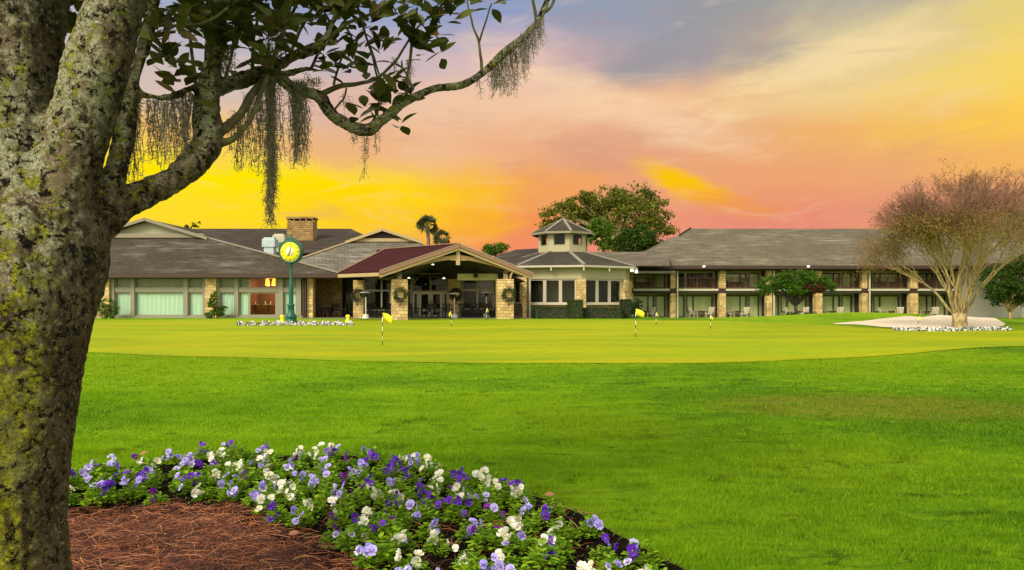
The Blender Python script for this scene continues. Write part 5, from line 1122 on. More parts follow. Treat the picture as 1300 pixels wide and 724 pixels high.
# ------------------------------------------------------------------ bare crape myrtle
gb_ = ground(1218, 417.5); Yt = gb_.y; cmr = empty('crape_myrtle', gb_, 'large bare vase shaped tree with fine pinkish twigs before the bunker', 'tree')
segs = []; tips = []
rs = random.Random(11); S = Yt/900
topc = Vector((PX(1217, Yt), Yt, PZ(304, Yt))); 
def inside(p):
    x = (p.x-topc.x)/(126*S); z = (p.z-topc.z)/(88*S); y = (p.y-topc.y)/(110*S)
    return x*x+y*y+(z*z if z > 0 else z*z*.5) < 1
def grow(p, d, L, r, lv):
    q = p+d*L
    if lv > 2 and not inside(q):
        if lv > 3: tips.append((q.copy(), d.copy()))
        if lv > 4: return
    mid = p.lerp(q, .5)+Vector((rs.gauss(0, .04), rs.gauss(0, .04), rs.gauss(0, .02)))*L
    r1 = r*.74; segs.append((p, mid, q, r, (r+r1)/2, r1, lv))
    if lv >= 8 or (lv > 5 and rs.random() < .10): tips.append((q.copy(), d.copy())); return
    nb = 2 if rs.random() < .86 else 3
    for k in range(nb):
        ax = Vector((rs.gauss(0, 1), rs.gauss(0, 1), rs.gauss(0, 1))); ax = (ax-d*ax.dot(d)).normalized(); sp_ = rs.uniform(.18, .46) if lv < 4 else rs.uniform(.25, .62)
        nd = (d*math.cos(sp_)+ax*math.sin(sp_)); out = Vector((q.x-topc.x, q.y-topc.y, 0)); out = out.normalized() if out.length > .2 else Vector((0, 0, 0))
        nd = (nd+Vector((0, 0, .10))+out*.07).normalized()
        grow(q, nd, L*rs.uniform(.74, .90), r1*(.92 if nb == 2 else .8), lv+1)
trk = MB(); g0 = Vector(gb_); f0 = g0+Vector((0, 0, .75))
trk.tube([g0-Vector((0, 0, .2)), g0+Vector((0, 0, .05)), g0+Vector((.02, 0, .4)), f0], [.42, .36, .30, .33], 12)
for k in range(13):
    a = 2*PI*k/13+rs.uniform(-.2, .2); e = rs.uniform(.30, .68) if k % 3 else .16
    d = Vector((math.cos(a)*math.sin(e), math.sin(a)*math.sin(e), math.cos(e))); st = f0+Vector((math.cos(a)*.16, math.sin(a)*.16, -.15))
    grow(st, d, rs.uniform(1.15, 1.5), .080, 0)
mbt = trk; mbb = MB(); tw = []
for p, mid, q, ra, rb, rc, lv in segs:
    if lv <= 1: mbt.tube([p, mid, q], [ra, rb, rc], 8, False)
    elif lv <= 4: mbb.tube([p, mid, q], [ra, rb, rc], 5, False)
    else: tw.append((p, q, max(rc*.85, .007)))
mbt.build('trunk', M['bark_pale'], cmr); 
M['twig_pink'] = plain('twig_pink', (.19, .10, .055), .8, .35, 1.2); M['bark_olive'] = plain('bark_olive', (.30, .235, .085), .85, .35, 3)
mbb.build('branches', M['bark_olive'], cmr)
def ribbons(tw, name, m_, root):
    P0 = np.array([tuple(a) for a, b_, r_ in tw]); P1 = np.array([tuple(b_) for a, b_, r_ in tw]); rr = np.array([r_ for a, b_, r_ in tw])[:, None]
    d_ = P1-P0; d_ /= np.linalg.norm(d_, axis=1, keepdims=True)+1e-9; A = np.cross(d_, rng.normal(size=d_.shape)); A /= np.linalg.norm(A, axis=1, keepdims=True)+1e-9; B = np.cross(d_, A)
    vs = []
    for P_, f_ in ((P0, 1.0), (P1, .6)):
        for k in range(3): a = 2*PI*k/3; vs.append(P_+(A*math.cos(a)+B*math.sin(a))*rr*f_)
    V = np.stack(vs, 1).reshape(-1, 3); b0 = (np.arange(len(tw))*6)[:, None]
    F = np.stack([np.stack([b0[:, 0]+k, b0[:, 0]+(k+1) % 3, b0[:, 0]+3+(k+1) % 3, b0[:, 0]+3+k], 1) for k in range(3)], 1).reshape(-1, 4)
    return np_obj(name, V, F, m_, root, attr=np.zeros(len(V)))
extra = []
for q, d in tips:
    for k in range(2):
        dd = (d+Vector((rs.gauss(0, .5), rs.gauss(0, .5), rs.gauss(.2, .4)))).normalized(); extra.append((q, q+dd*rs.uniform(.15, .45), .0055))
ribbons(tw+extra, 'twigs', M['twig_pink'], cmr)
tpz = np.array([tuple(e[1]) for e in extra]); print('myrtle', len(segs), len(tips))
# seed heads at the tips, olive leaves lingering low in the crown
M['seed'] = leafmat('seed_heads', (.10, .045, .03), (.24, .12, .08), transl=.2); M['leaf_olive'] = leafmat('leaf_olive', (.13, .10, .018), (.28, .22, .04))
kk = rng.random(len(tpz)) < .22; Pq = np.repeat(tpz[kk], 2, 0); Pq = Pq+rng.normal(0, .05, Pq.shape); V, F, at_ = leafquads(Pq, rng.uniform(.05, .10, len(Pq)), rng.normal(size=Pq.shape), .6); np_obj('seed_heads', V, F, M['seed'], cmr, attr=at_)
allp = np.array([tuple(s_[2]) for s_ in segs if s_[6] >= 3]); low = allp[(allp[:, 2] < PZ(282, Yt)) & (rng.random(len(allp)) < .75)]
Pq = np.repeat(low, 8, 0); Pq = Pq+rng.normal(0, .22, Pq.shape); V, F, at_ = leafquads(Pq, rng.uniform(.06, .11, len(Pq)), rng.normal(size=Pq.shape), .5); np_obj('crown', V, F, M['leaf_olive'], cmr, attr=at_)
# ================================================================== FOREGROUND MOSSY TREE
m, t, b = mat('mossy_bark'); M['mossy'] = m; o = t.node('ShaderNodeNewGeometry').outputs['Position']
sz_ = t.node('ShaderNodeSeparateXYZ'); t.put(sz_.inputs[0], o)
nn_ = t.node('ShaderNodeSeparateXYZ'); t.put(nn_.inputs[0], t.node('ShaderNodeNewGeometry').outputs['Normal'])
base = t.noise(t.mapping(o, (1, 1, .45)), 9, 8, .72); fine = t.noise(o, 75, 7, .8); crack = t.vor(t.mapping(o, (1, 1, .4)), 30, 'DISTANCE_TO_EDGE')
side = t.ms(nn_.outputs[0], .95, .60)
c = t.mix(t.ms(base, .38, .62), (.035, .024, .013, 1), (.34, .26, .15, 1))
c = t.mix(t.math('MULTIPLY', t.math('SUBTRACT', 1.0, side), .7), c, (.040, .022, .010, 1))  # right-turned bark painted darker brown, its shade put into the colour
c = t.mix(t.math('MULTIPLY', t.ms(fine, .4, .7), .55), c, (.055, .042, .022, 1))
# pale crustose lichen in irregular patches; thinned on the right flank
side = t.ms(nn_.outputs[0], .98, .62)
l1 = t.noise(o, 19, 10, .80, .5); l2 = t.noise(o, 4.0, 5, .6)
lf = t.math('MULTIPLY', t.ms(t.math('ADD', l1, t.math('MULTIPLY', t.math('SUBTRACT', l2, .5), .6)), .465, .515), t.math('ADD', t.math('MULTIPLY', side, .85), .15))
c = t.mix(t.math('MULTIPLY', lf, .8), c, t.mix(t.ms(fine, .35, .65), (.20, .21, .09, 1), (.78, .77, .50, 1)))
sp_ = t.math('MULTIPLY', t.ms(t.noise(o, 48, 7, .78), .575, .61), .85)
c = t.mix(sp_, c, (.48, .45, .30, 1))
# yellow-green moss, thick near the ground
m1 = t.noise(o, 15, 10, .78, .4); hgt = t.ms(sz_.outputs[2], 2.4, .6)
mf = t.math('MULTIPLY', t.ms(t.math('ADD', m1, t.math('MULTIPLY', hgt, .15)), .535, .575), t.math('ADD', t.math('MULTIPLY', side, .95), .05))
c = t.mix(t.math('MULTIPLY', mf, .9), c, t.mix(t.ms(fine, .35, .65), (.10, .11, .005, 1), (.58, .58, .015, 1)))
c = t.mix(t.ms(t.noise(o, 21, 8, .80, .3), .525, .56), c, (.014, .009, .005, 1))
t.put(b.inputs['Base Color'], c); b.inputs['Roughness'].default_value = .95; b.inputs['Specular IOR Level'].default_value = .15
h = t.math('ADD', t.math('ADD', t.math('MULTIPLY', base, .9), t.math('MULTIPLY', fine, .45)), t.math('ADD', t.math('MULTIPLY', l1, .5), t.math('MULTIPLY', mf, .3)))
bump(t, b, h, 1.0, .045)
m, t, b = mat('limb_bark'); M['limb'] = m; o = t.node('ShaderNodeNewGeometry').outputs['Position']
base = t.noise(o, 22, 6, .7); c = t.mix(base, (.035, .028, .012, 1), (.16, .13, .055, 1)); c = t.mix(t.ms(t.noise(o, 14, 6, .7), .48, .60), c, (.15, .17, .035, 1)); t.put(b.inputs['Base Color'], c); b.inputs['Roughness'].default_value = .95; bump(t, b, base, 1, .02)
def sk(px, py, Y, r): p = pt(px, py, Y); return p, r*Y/900
tree_root = empty('mossy_tree', (PX(0, 2.9), 2.95, float(th(-2.1, 2.95))), 'huge mossy lichen-covered tree trunk filling the left edge with spreading branches', 'tree')
paths = [
 [(-14, 900, 2.9, 130), (-10, 830, 2.9, 98), (-10, 724, 2.9, 84), (-8, 600, 2.9, 82), (0, 500, 2.9, 86), (8, 430, 2.92, 91), (18, 370, 2.95, 96), (30, 310, 3.0, 98), (34, 260, 3.0, 82)],
 [(34, 300, 3.0, 74), (14, 220, 3.0, 60), (8, 150, 3.0, 60), (8, 70, 3.02, 62), (12, 0, 3.05, 63), (10, -120, 3.1, 66), (-20, -330, 3.2, 55), (-60, -560, 3.3, 40)],
 [(56, 320, 3.0, 62), (80, 235, 3.0, 42), (98, 170, 2.98, 38), (116, 110, 2.96, 36), (131, 55, 2.95, 36), (146, 0, 2.95, 35), (168, -110, 2.95, 40), (215, -280, 3.0, 30), (250, -420, 3.1, 20)],
 [(82, 335, 3.05, 42), (110, 292, 3.15, 30), (150, 262, 3.3, 22), (185, 247, 3.4, 17.5), (222, 226, 3.5, 17), (250, 200, 3.6, 19), (264, 178, 3.65, 19), (262, 148, 3.7, 17.5), (263, 116, 3.75, 15), (270, 78, 3.8, 13), (276, 30, 3.8, 12), (282, -40, 3.8, 11), (300, -160, 3.8, 8)],
 [(92, 320, 3.1, 32), (126, 262, 3.2, 19), (145, 222, 3.25, 14), (158, 175, 3.3, 12), (164, 135, 3.3, 11), (172, 95, 3.35, 9), (184, 58, 3.4, 8.5), (192, 25, 3.4, 7.5), (205, -30, 3.4, 6)],
 [(264, 118, 3.75, 13), (288, 108, 3.9, 11), (318, 98, 4.1, 10.5), (345, 93, 4.2, 10), (372, 112, 4.25, 7.5), (404, 122, 4.3, 8), (418, 142, 4.35, 8), (440, 158, 4.4, 8), (466, 166, 4.4, 8.5), (486, 152, 4.45, 7.5), (514, 130, 4.5, 6.5), (551, 113, 4.6, 5.8), (587, 108, 4.7, 5.5), (616, 90, 4.8, 5.5), (641, 66, 4.85, 6), (664, 48, 4.9, 5.5), (682, 28, 4.9, 5), (694, 2, 4.9, 4), (702, -20, 4.9, 3)],
 [(335, 95, 4.15, 8), (366, 75, 4.1, 8.5), (394, 64, 4.05, 8), (412, 52, 4.0, 6), (424, 25, 4.0, 4), (436, -10, 4.0, 3)],
 [(345, 98, 4.2, 6), (372, 92, 4.3, 6), (392, 88, 4.35, 5.5), (408, 90, 4.4, 3.5)],
 [(160, 116, 3.3, 6.5), (185, 121, 3.35, 6.5), (205, 124, 3.4, 6.5), (226, 120, 3.5, 7), (250, 108, 3.7, 6)],
]
tb = MB()
for pth in paths:
    P_ = [sk(*q) for q in pth]; C_ = catmull([(p.x, p.y, p.z, r_) for p, r_ in P_], 6, False)
    tb.tube([q[:3] for q in C_], [q[3] for q in C_], 20)
# knot-hole collar
kc = pt(14, 600, 2.62)
tmp = tb.build('tmp_trunk', None, None)
rm = tmp.modifiers.new('r', 'REMESH'); rm.mode = 'VOXEL'; rm.voxel_size = .0125
bpy.context.view_layer.update()
ev = tmp.evaluated_get(bpy.context.evaluated_depsgraph_get()); me = bpy.data.meshes.new_from_object(ev)
nv = len(me.vertices); co = np.empty(nv*3, np.float32); me.vertices.foreach_get('co', co); co = co.reshape(-1, 3)
ed = np.empty(len(me.edges)*2, np.int32); me.edges.foreach_get('vertices', ed); ed = ed.reshape(-1, 2)
deg = np.bincount(ed.ravel(), minlength=nv)[:, None]
for it in range(10):
    acc = np.zeros_like(co); np.add.at(acc, ed[:, 0], co[ed[:, 1]]); np.add.at(acc, ed[:, 1], co[ed[:, 0]]); co = co*.5+acc/np.maximum(deg, 1)*.5
me.vertices.foreach_set('co', co.ravel()); me.update()
no = np.empty(nv*3, np.float32); me.vertices.foreach_get('normal', no); no = no.reshape(-1, 3)
disp = np.empty(nv, np.float32)
for i in range(nv):
    p = Vector(co[i].tolist()); thick = min(1.0, max(.25, (2.0-p.x*0.0-(p.x+2.2))*1.0)) if p.x > -1.6 else 1.0
    q = Vector((p.x, p.y, p.z*.45))
    disp[i] = thick*(.014*mnoise.noise(p*3.2)+.010*mnoise.noise(q*9)+.007*mnoise.noise(p*24)+.005*mnoise.noise(p*50))
    dk = (p-Vector((kc.x, kc.y, kc.z))).length
    if dk < .16: disp[i] += .018*math.exp(-((dk-.065)/.025)**2)-.05*math.exp(-(dk/.035)**2)
co = co+no*disp[:, None]; me.vertices.foreach_set('co', (co-np.array(tree_root.location, dtype=np.float32)).ravel()); me.update()
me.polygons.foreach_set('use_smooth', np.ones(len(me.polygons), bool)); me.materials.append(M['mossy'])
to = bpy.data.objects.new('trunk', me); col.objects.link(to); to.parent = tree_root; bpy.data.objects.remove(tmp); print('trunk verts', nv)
kb = MB(); kb.lathe((kc.x+.0, kc.y+.16, kc.z), [(0, 0), (.03, 0), (.03, .01)], 10, 'Y')
# thin branches
thin = [
 [(275, 170, 3.7, 8), (290, 160, 3.75, 6), (306, 144, 3.8, 5), (319, 121, 3.9, 5), (334, 103, 4.1, 5)],
 [(280, 182, 3.65, 6), (296, 176, 3.7, 4), (312, 160, 3.75, 3.2), (324, 138, 3.8, 3.2), (338, 100, 4, 3.4), (352, 62, 4, 3), (366, 20, 4, 2.4), (372, -20, 4, 2)],
 [(612, 91, 4.8, 2.2), (608, 54, 4.8, 1.6), (600, 30, 4.8, 1.3), (594, 4, 4.8, 1), (592, -14, 4.8, 1)], [(608, 54, 4.8, 1.4), (617, 28, 4.8, 1.1), (624, 4, 4.8, .9)],
 [(515, 129, 4.5, 2.4), (518, 100, 4.45, 2.2), (521, 72, 4.4, 2), (524, 40, 4.4, 1.6), (530, 10, 4.4, 1.2)],
 [(470, 160, 4.4, 1.5), (480, 140, 4.4, 1.4), (487, 118, 4.4, 1.2), (482, 96, 4.4, 1.2), (470, 60, 4.4, 1.4), (460, 30, 4.3, 1.6), (450, -10, 4.3, 1.8)],
 [(404, 122, 4.3, 4), (430, 110, 4.35, 3.4), (455, 106, 4.4, 2.6), (478, 100, 4.4, 2), (500, 80, 4.4, 1.8), (512, 62, 4.4, 1.5), (530, 35, 4.4, 1.4), (560, 8, 4.4, 1.4), (585, -10, 4.4, 1)],
 [(424, 140, 4.35, 1.4), (436, 126, 4.3, 1.2), (440, 112, 4.3, 1.2)], [(395, 88, 4.3, 2), (408, 60, 4.2, 1.8), (430, 38, 4.2, 1.6), (450, 36, 4.2, 1.2)],
 [(424, 108, 4.3, 1.8), (427, 92, 4.3, 1.5), (436, 70, 4.3, 1.3), (450, 50, 4.3, 1)], [(248, 110, 3.7, 2.6), (244, 70, 3.7, 2.2), (240, 30, 3.7, 2), (238, -15, 3.7, 1.8)],
 [(253, 115, 3.7, 2), (262, 90, 3.7, 1.8), (268, 45, 3.7, 1.8), (262, 10, 3.7, 1.5)], [(285, 105, 3.9, 2), (296, 60, 3.9, 2), (300, 20, 3.9, 2), (312, -15, 3.9, 2)], [(320, 98, 4.1, 2.6), (322, 50, 4.1, 2), (330, 10, 4.1, 1.6)],
 [(340, 92, 4.15, 2.4), (356, 45, 4.1, 2), (376, 8, 4.1, 2), (385, -20, 4.1, 2)], [(366, 76, 4.1, 2.4), (380, 40, 4.1, 2.2), (400, 5, 4.1, 2)], [(190, 30, 3.4, 3), (215, 24, 3.4, 2.6), (240, 32, 3.4, 2.4), (262, 28, 3.4, 2), (290, 10, 3.4, 1.6)],
 [(186, 55, 3.4, 3), (200, 44, 3.35, 2.2), (222, 40, 3.3, 2)], [(412, 52, 4, 3), (440, 30, 4, 2.4), (470, 18, 4, 2), (500, -4, 4, 1.6)], [(682, 28, 4.9, 2.4), (678, 8, 4.9, 2), (676, -12, 4.9, 1.6)], [(686, 20, 4.9, 2), (700, 8, 4.9, 2), (706, -8, 4.9, 1.5)],
 [(480, 102, 4.4, 1.5), (474, 78, 4.4, 1.2), (468, 58, 4.4, 1)], [(500, 80, 4.4, 1.4), (512, 88, 4.4, 1.2), (520, 102, 4.4, 1)]]
for pth in thin:
    P_ = [sk(*q) for q in pth]; C_ = catmull([(p.x, p.y, p.z, r_) for p, r_ in P_], 5, False); mb = MB()
    mb.tube([(q[0]+.006*mnoise.noise(Vector(q[:3])*9), q[1], q[2]+.006*mnoise.noise(Vector(q[:3])*11+Vector((5, 5, 5)))) for q in C_], [q[3]*1.0 for q in C_], 7); mb.build('branch', M['limb'], tree_root)
# magnolia-like leaves: curved ovals with midrib
M['leaf_mag'] = leafmat('leaf_mag', (0.030, 0.040, 0.008), (0.13, 0.145, 0.028), extra=(.17, .10, .04), rough=.4, transl=.28)
LV, LF, LA = [], [], []
def big_leaf(p, d, nrm, L, rnd):
    d = d.normalized(); s = d.cross(nrm).normalized(); nrm = s.cross(d); W_ = L*random.uniform(.24, .32); b0 = len(LV); prof = [(0, .05), (.12, .35), (.3, .85), (.5, 1.0), (.7, .86), (.88, .45), (1, .03)]; cup = random.uniform(.1, .35); bend = random.uniform(-.25, .1)
    for tt_, ww in prof:
        q = p+d*L*tt_+nrm*L*bend*tt_*tt_
        LV.extend([q-s*W_*ww+nrm*W_*ww*cup, q, q+s*W_*ww+nrm*W_*ww*cup]); LA.extend([rnd]*3)
    for i in range(6):
        for j in range(2): a = b0+i*3+j; LF.append((a, a+1, a+4, a+3))
def whorl(px, py, Y, n, spread=1.0, L=.12, up=Vector((0, 0, 1))):
    c = pt(px, py, Y)
    for k in range(n):
        a = 2*PI*k/n+random.uniform(-.5, .5); e = random.uniform(-.5, .9)
        d = Vector((math.cos(a)*math.cos(e), math.sin(a)*math.cos(e)*.8, math.sin(e)))*spread+up*.15
        big_leaf(c+Vector((random.gauss(0, .012), random.gauss(0, .02), random.gauss(0, .012)))+d.normalized()*.015, d, Vector((random.gauss(0, .5), random.gauss(-.5, .5), 1)), L*random.uniform(.75, 1.2), random.random())
W = [(465, 140, 4.4, 6), (477, 128, 4.4, 4), (505, 122, 4.45, 7), (498, 135, 4.45, 5), (488, 150, 4.45, 4), (455, 150, 4.4, 3), (507, 158, 4.5, 5), (522, 128, 4.5, 3), (478, 102, 4.4, 3), (466, 100, 4.4, 3), (497, 105, 4.4, 5), (510, 100, 4.4, 4), (520, 120, 4.4, 3),
     (425, 78, 4.3, 6), (440, 72, 4.3, 6), (418, 90, 4.3, 5), (450, 82, 4.3, 4), (412, 70, 4.2, 4), (433, 90, 4.3, 4), (470, 78, 4.4, 4), (484, 70, 4.4, 4), (458, 60, 4.4, 3), (488, 55, 4.4, 4), (500, 48, 4.4, 3), (478, 50, 4.4, 4),
     (545, 62, 4.4, 6), (535, 50, 4.4, 6), (552, 45, 4.4, 6), (540, 35, 4.4, 5), (528, 60, 4.4, 4), (560, 30, 4.4, 5), (556, 70, 4.4, 4), (536, 76, 4.4, 3), (568, 22, 4.4, 4), (525, 42, 4.4, 4), (549, 18, 4.4, 6), (576, 24, 4.4, 3),
     (480, 10, 4.2, 6), (497, 20, 4.2, 6), (510, 22, 4.3, 6), (470, 28, 4.2, 5), (520, 5, 4.3, 6), (535, 8, 4.3, 5), (460, 8, 4.2, 5), (505, 2, 4.3, 5), (555, 2, 4.4, 5), (601, 5, 4.8, 4), (627, 10, 4.8, 4), (620, 2, 4.8, 3), (570, 6, 4.4, 4), (590, 3, 4.6, 3),
     (430, 20, 4.1, 6), (442, 8, 4.1, 6), (420, 35, 4.1, 4), (455, 40, 4.2, 4), (432, 45, 4.2, 5), (405, 20, 4.1, 5), (412, 5, 4.1, 6), (396, 30, 4.1, 4), (384, 12, 4.1, 6), (390, 48, 4.1, 3), (447, 55, 4.2, 3), (425, 55, 4.2, 4),
     (205, 62, 3.35, 6), (200, 75, 3.35, 6), (212, 82, 3.35, 5), (225, 92, 3.4, 5), (218, 70, 3.4, 4), (232, 108, 3.5, 5), (238, 125, 3.5, 3), (205, 45, 3.35, 6), (222, 42, 3.35, 6), (210, 95, 3.4, 3), (196, 60, 3.35, 4), (246, 100, 3.6, 4),
     (184, 12, 3.4, 6), (170, 5, 3.4, 6), (200, 8, 3.4, 6)]
for q in W: whorl(q[0], q[1], q[2]+random.uniform(-.15, .15), q[3], L=.118 if q[2] > 4 else .10)
for k in range(62):      # dense dark mass at the fork
    px = random.gauss(300, 42); py = random.uniform(-30, 62)+abs(px-300)*-.15
    if px > 395: continue
    whorl(px, py, random.uniform(3.5, 4.2), 5, L=.12)
for k in range(16): whorl(random.uniform(262, 350), random.uniform(40, 96), random.uniform(3.6, 4.2), 4, L=.10)
for k in range(14): whorl(random.uniform(190, 290), random.uniform(20, 46), random.uniform(3.3, 3.8), 4, L=.10)
for k in range(13): whorl(random.uniform(350, 450), random.uniform(-25, 24), random.uniform(3.9, 4.4), 5, L=.12)
for k in range(14): whorl(random.gauss(98, 12), random.uniform(-40, 45), random.uniform(3.4, 3.9), 6, L=.12)
for k in range(240):     # crown carrying on above the frame
    a = random.uniform(0, 1); whorl(random.uniform(-150, 760), random.uniform(-520, -20)*a-25, random.uniform(2.9, 5.2), 6, L=.13)
np_obj('foliage', [tuple(v) for v in LV], LF, M['leaf_mag'], tree_root, attr=LA, smooth=True)
# ------------------------------------------------------------------ Spanish moss
m, t, b = mat('spanish_moss'); M['moss'] = m
c = t.mix(t.node('ShaderNodeAttribute', attribute_name='rnd').outputs['Fac'], (.11, .095, .06, 1), (.33, .29, .18, 1)); t.put(b.inputs['Base Color'], c); b.inputs['Roughness'].default_value = .9
def moss(px, py0, py1, Y, wpx, n, lab, taper=1.0, line=None):
    """bundle of wavy hanging strands with short curls"""
    c0 = pt(px, py0, Y); Hh = (py1-py0)*Y/900; wd = wpx*Y/900; V = []; F = []; A = []
    for s_ in range(n):
        if line: 
            f = random.random(); q = line[0]+(line[1]-line[0])*f, line[2]+(line[3]-line[2])*f; st = pt(q[0], q[1], Y)+Vector((random.gauss(0, .01), random.gauss(0, .03), 0)); Ls = Hh*random.uniform(.25, 1)*(.5+.5*math.sin(f*PI))
        else: st = c0+Vector((random.uniform(-.5, .5)*wd, random.gauss(0, wd*.25), random.uniform(-.01, .02))); Ls = Hh*(1-random.random()**1.6*.75)*taper
        ph = random.uniform(0, 6); x, y, z = st; rn = random.random(); stp = .017; nseg = max(3, int(Ls/stp)); vx = vy = 0; prev = None; w_ = random.uniform(.0014, .0026)
        nb_ = max(1, int(wd/.03)); kb_ = random.randrange(nb_); tx_ = (c0.x+wd*((kb_+.5)/nb_-.5)) if not line else x; ty_ = c0.y
        for k in range(nseg+1):
            vx = vx*.6+random.gauss(0, .0026); vy = vy*.6+random.gauss(0, .0026); pull = .07 if not line else 0
            x += vx-(x-tx_)*pull; y += vy-(y-ty_)*pull; z -= stp
            a = ph+k*.9; wx_, wy_ = math.cos(a)*w_, math.sin(a)*w_; i0 = len(V); V += [(x-wx_, y-wy_, z), (x+wx_, y+wy_, z)]; A += [rn, rn]
            if prev is not None: F.append((prev, prev+1, i0+1, i0))
            prev = i0
            if random.random() < .75:
                an = random.uniform(0, 2*PI); l_ = random.uniform(.012, .034); dx, dy, dz = math.cos(an)*l_, math.sin(an)*l_*.8, random.uniform(-.7, .35)*l_
                i1 = len(V); ww = w_*.75; V += [(x, y, z-ww), (x, y, z+ww), (x+dx, y+dy, z+dz+ww*.7), (x+dx, y+dy, z+dz-ww*.7)]; A += [rn]*4; F.append((i1, i1+1, i1+2, i1+3))
                if random.random() < .6:
                    i2 = len(V); V += [(x+dx, y+dy, z+dz-ww*.7), (x+dx, y+dy, z+dz+ww*.7), (x+dx*1.25, y+dy*1.2, z+dz-l_*.7+ww), (x+dx*1.2, y+dy*1.2, z+dz-l_*.7-ww)]; A += [rn]*4; F.append((i2, i2+1, i2+2, i2+3))
    o = np_obj('spanish_moss', V, F, M['moss'], attr=A, loc=c0); tag(o, lab, 'hanging moss', 'Spanish moss hanging from the branches')
MS = [(344, 96, 288, 4.15, 13, 70, 'longest hanging moss strand, reaching down toward the clock', 1), (378, 102, 212, 4.25, 22, 95, 'thick dark moss bundle hanging just right of the longest strand', 1), (356, 100, 205, 4.2, 9, 12, 'thin pale moss strand between the longest strand and the thick bundle', 1),
      (332, 110, 226, 4.1, 16, 34, 'dense moss hanging just left of the longest strand', 1), (318, 118, 218, 4.0, 16, 36, 'moss curtain hanging from the leafy fork, second left of the longest strand', 1), (304, 140, 215, 3.9, 18, 34, 'ragged short moss fringe nearest the curved limb on its right', 1),
      (292, 150, 192, 3.8, 12, 18, 'shortest moss tuft tucked against the right of the curved limb', 1), (207, 126, 212, 3.42, 12, 48, 'dark moss bundle hanging in the middle of the gap left of the curved limb', 1), (222, 122, 205, 3.5, 18, 40, 'moss veil right of the dark bundle in the gap left of the curved limb', 1), (237, 116, 195, 3.55, 14, 34, 'moss veil close against the left side of the curved limb', 1),
      (192, 124, 205, 3.4, 14, 30, 'moss veil left of the dark bundle under the horizontal branch', 1), (174, 122, 232, 3.35, 8, 26, 'slim moss strand hanging near the upright branch by the trunk', 1), (158, 180, 236, 3.3, 5, 10, 'short thin moss wisp closest to the trunk', 1), (232, 126, 215, 3.6, 26, 26, 'sparse moss tips above the yellow sky left of the curved limb', 1),
      (464, 166, 231, 4.4, 9, 13, 'thin moss strand hanging from the lowest bend of the long limb', 1), (479, 162, 200, 4.45, 6, 8, 'small moss wisp just right of the lowest bend of the long limb', 1), (449, 160, 182, 4.4, 14, 12, 'short moss beard left of the lowest bend of the long limb', 1), (438, 118, 150, 4.35, 8, 9, 'moss wisp above the lowest bend of the long limb', 1),
      (520, 76, 112, 4.4, 8, 16, 'moss wisp hanging beside the upright green twig', 1), (500, 72, 100, 4.4, 6, 10, 'small moss wisp among the central leaf clusters', 1), (629, 78, 130, 4.85, 5, 14, 'narrow moss strand under the rising end of the long limb', 1), (608, 95, 126, 4.8, 3, 6, 'tiny moss wisp below the forked twig', 1), (398, 96, 120, 4.3, 20, 40, 'short moss fringe under the small fork right of the thick bundle', 1), (283, 60, 110, 3.85, 30, 50, 'moss tangled in the dark leaves over the limb fork', 1), (345, 40, 92, 4.1, 40, 60, 'pale moss tangled behind the leafy fork', 1)]
for px, a, b_, Y, wd, n, lab, tp_ in MS: moss(px, a, b_, Y, wd, n if n > 60 and Y > 4.12 and wd < 30 else max(5, int(n*.62)), lab, tp_)
moss(660, 40, 105, 4.9, 30, 190, 'bushy moss beard along the far tip of the long limb', 1, line=(622, 690, 84, 16))
# ================================================================== PANSIES
def pmat(name):
    m, t, b = mat(name); f = t.node('ShaderNodeAttribute', attribute_name='Col').outputs['Color']; t.put(b.inputs['Base Color'], f); b.inputs['Roughness'].default_value = .55; b.inputs['Specular IOR Level'].default_value = .2
    tr = t.node('ShaderNodeBsdfTranslucent'); t.put(tr.inputs[0], f); mx = t.node('ShaderNodeMixShader'); mx.inputs[0].default_value = .3; t.l.new(b.outputs[0], mx.inputs[1]); t.l.new(tr.outputs[0], mx.inputs[2]); t.l.new(mx.outputs[0], t.n['Material Output'].inputs[0]); return m
M['petal'] = pmat('petal')
M['pansy_leaf'] = leafmat('pansy_leaf', (.06, .17, .005), (.30, .48, .02), transl=.3)
PAL = {'violet': [((.13, .03, .50), (.06, .01, .22)), ((.20, .05, .62), (.07, .01, .25))], 'lavender': [((.40, .34, .85), (.16, .08, .50)), ((.52, .46, .90), (.25, .15, .65))], 'white': [((.80, .78, .62), (.62, .62, .36)), ((.84, .84, .78), (.7, .68, .4))], 'purple': [((.20, .015, .32), (.05, .002, .09)), ((.14, .01, .26), (.04, .0, .08))]}
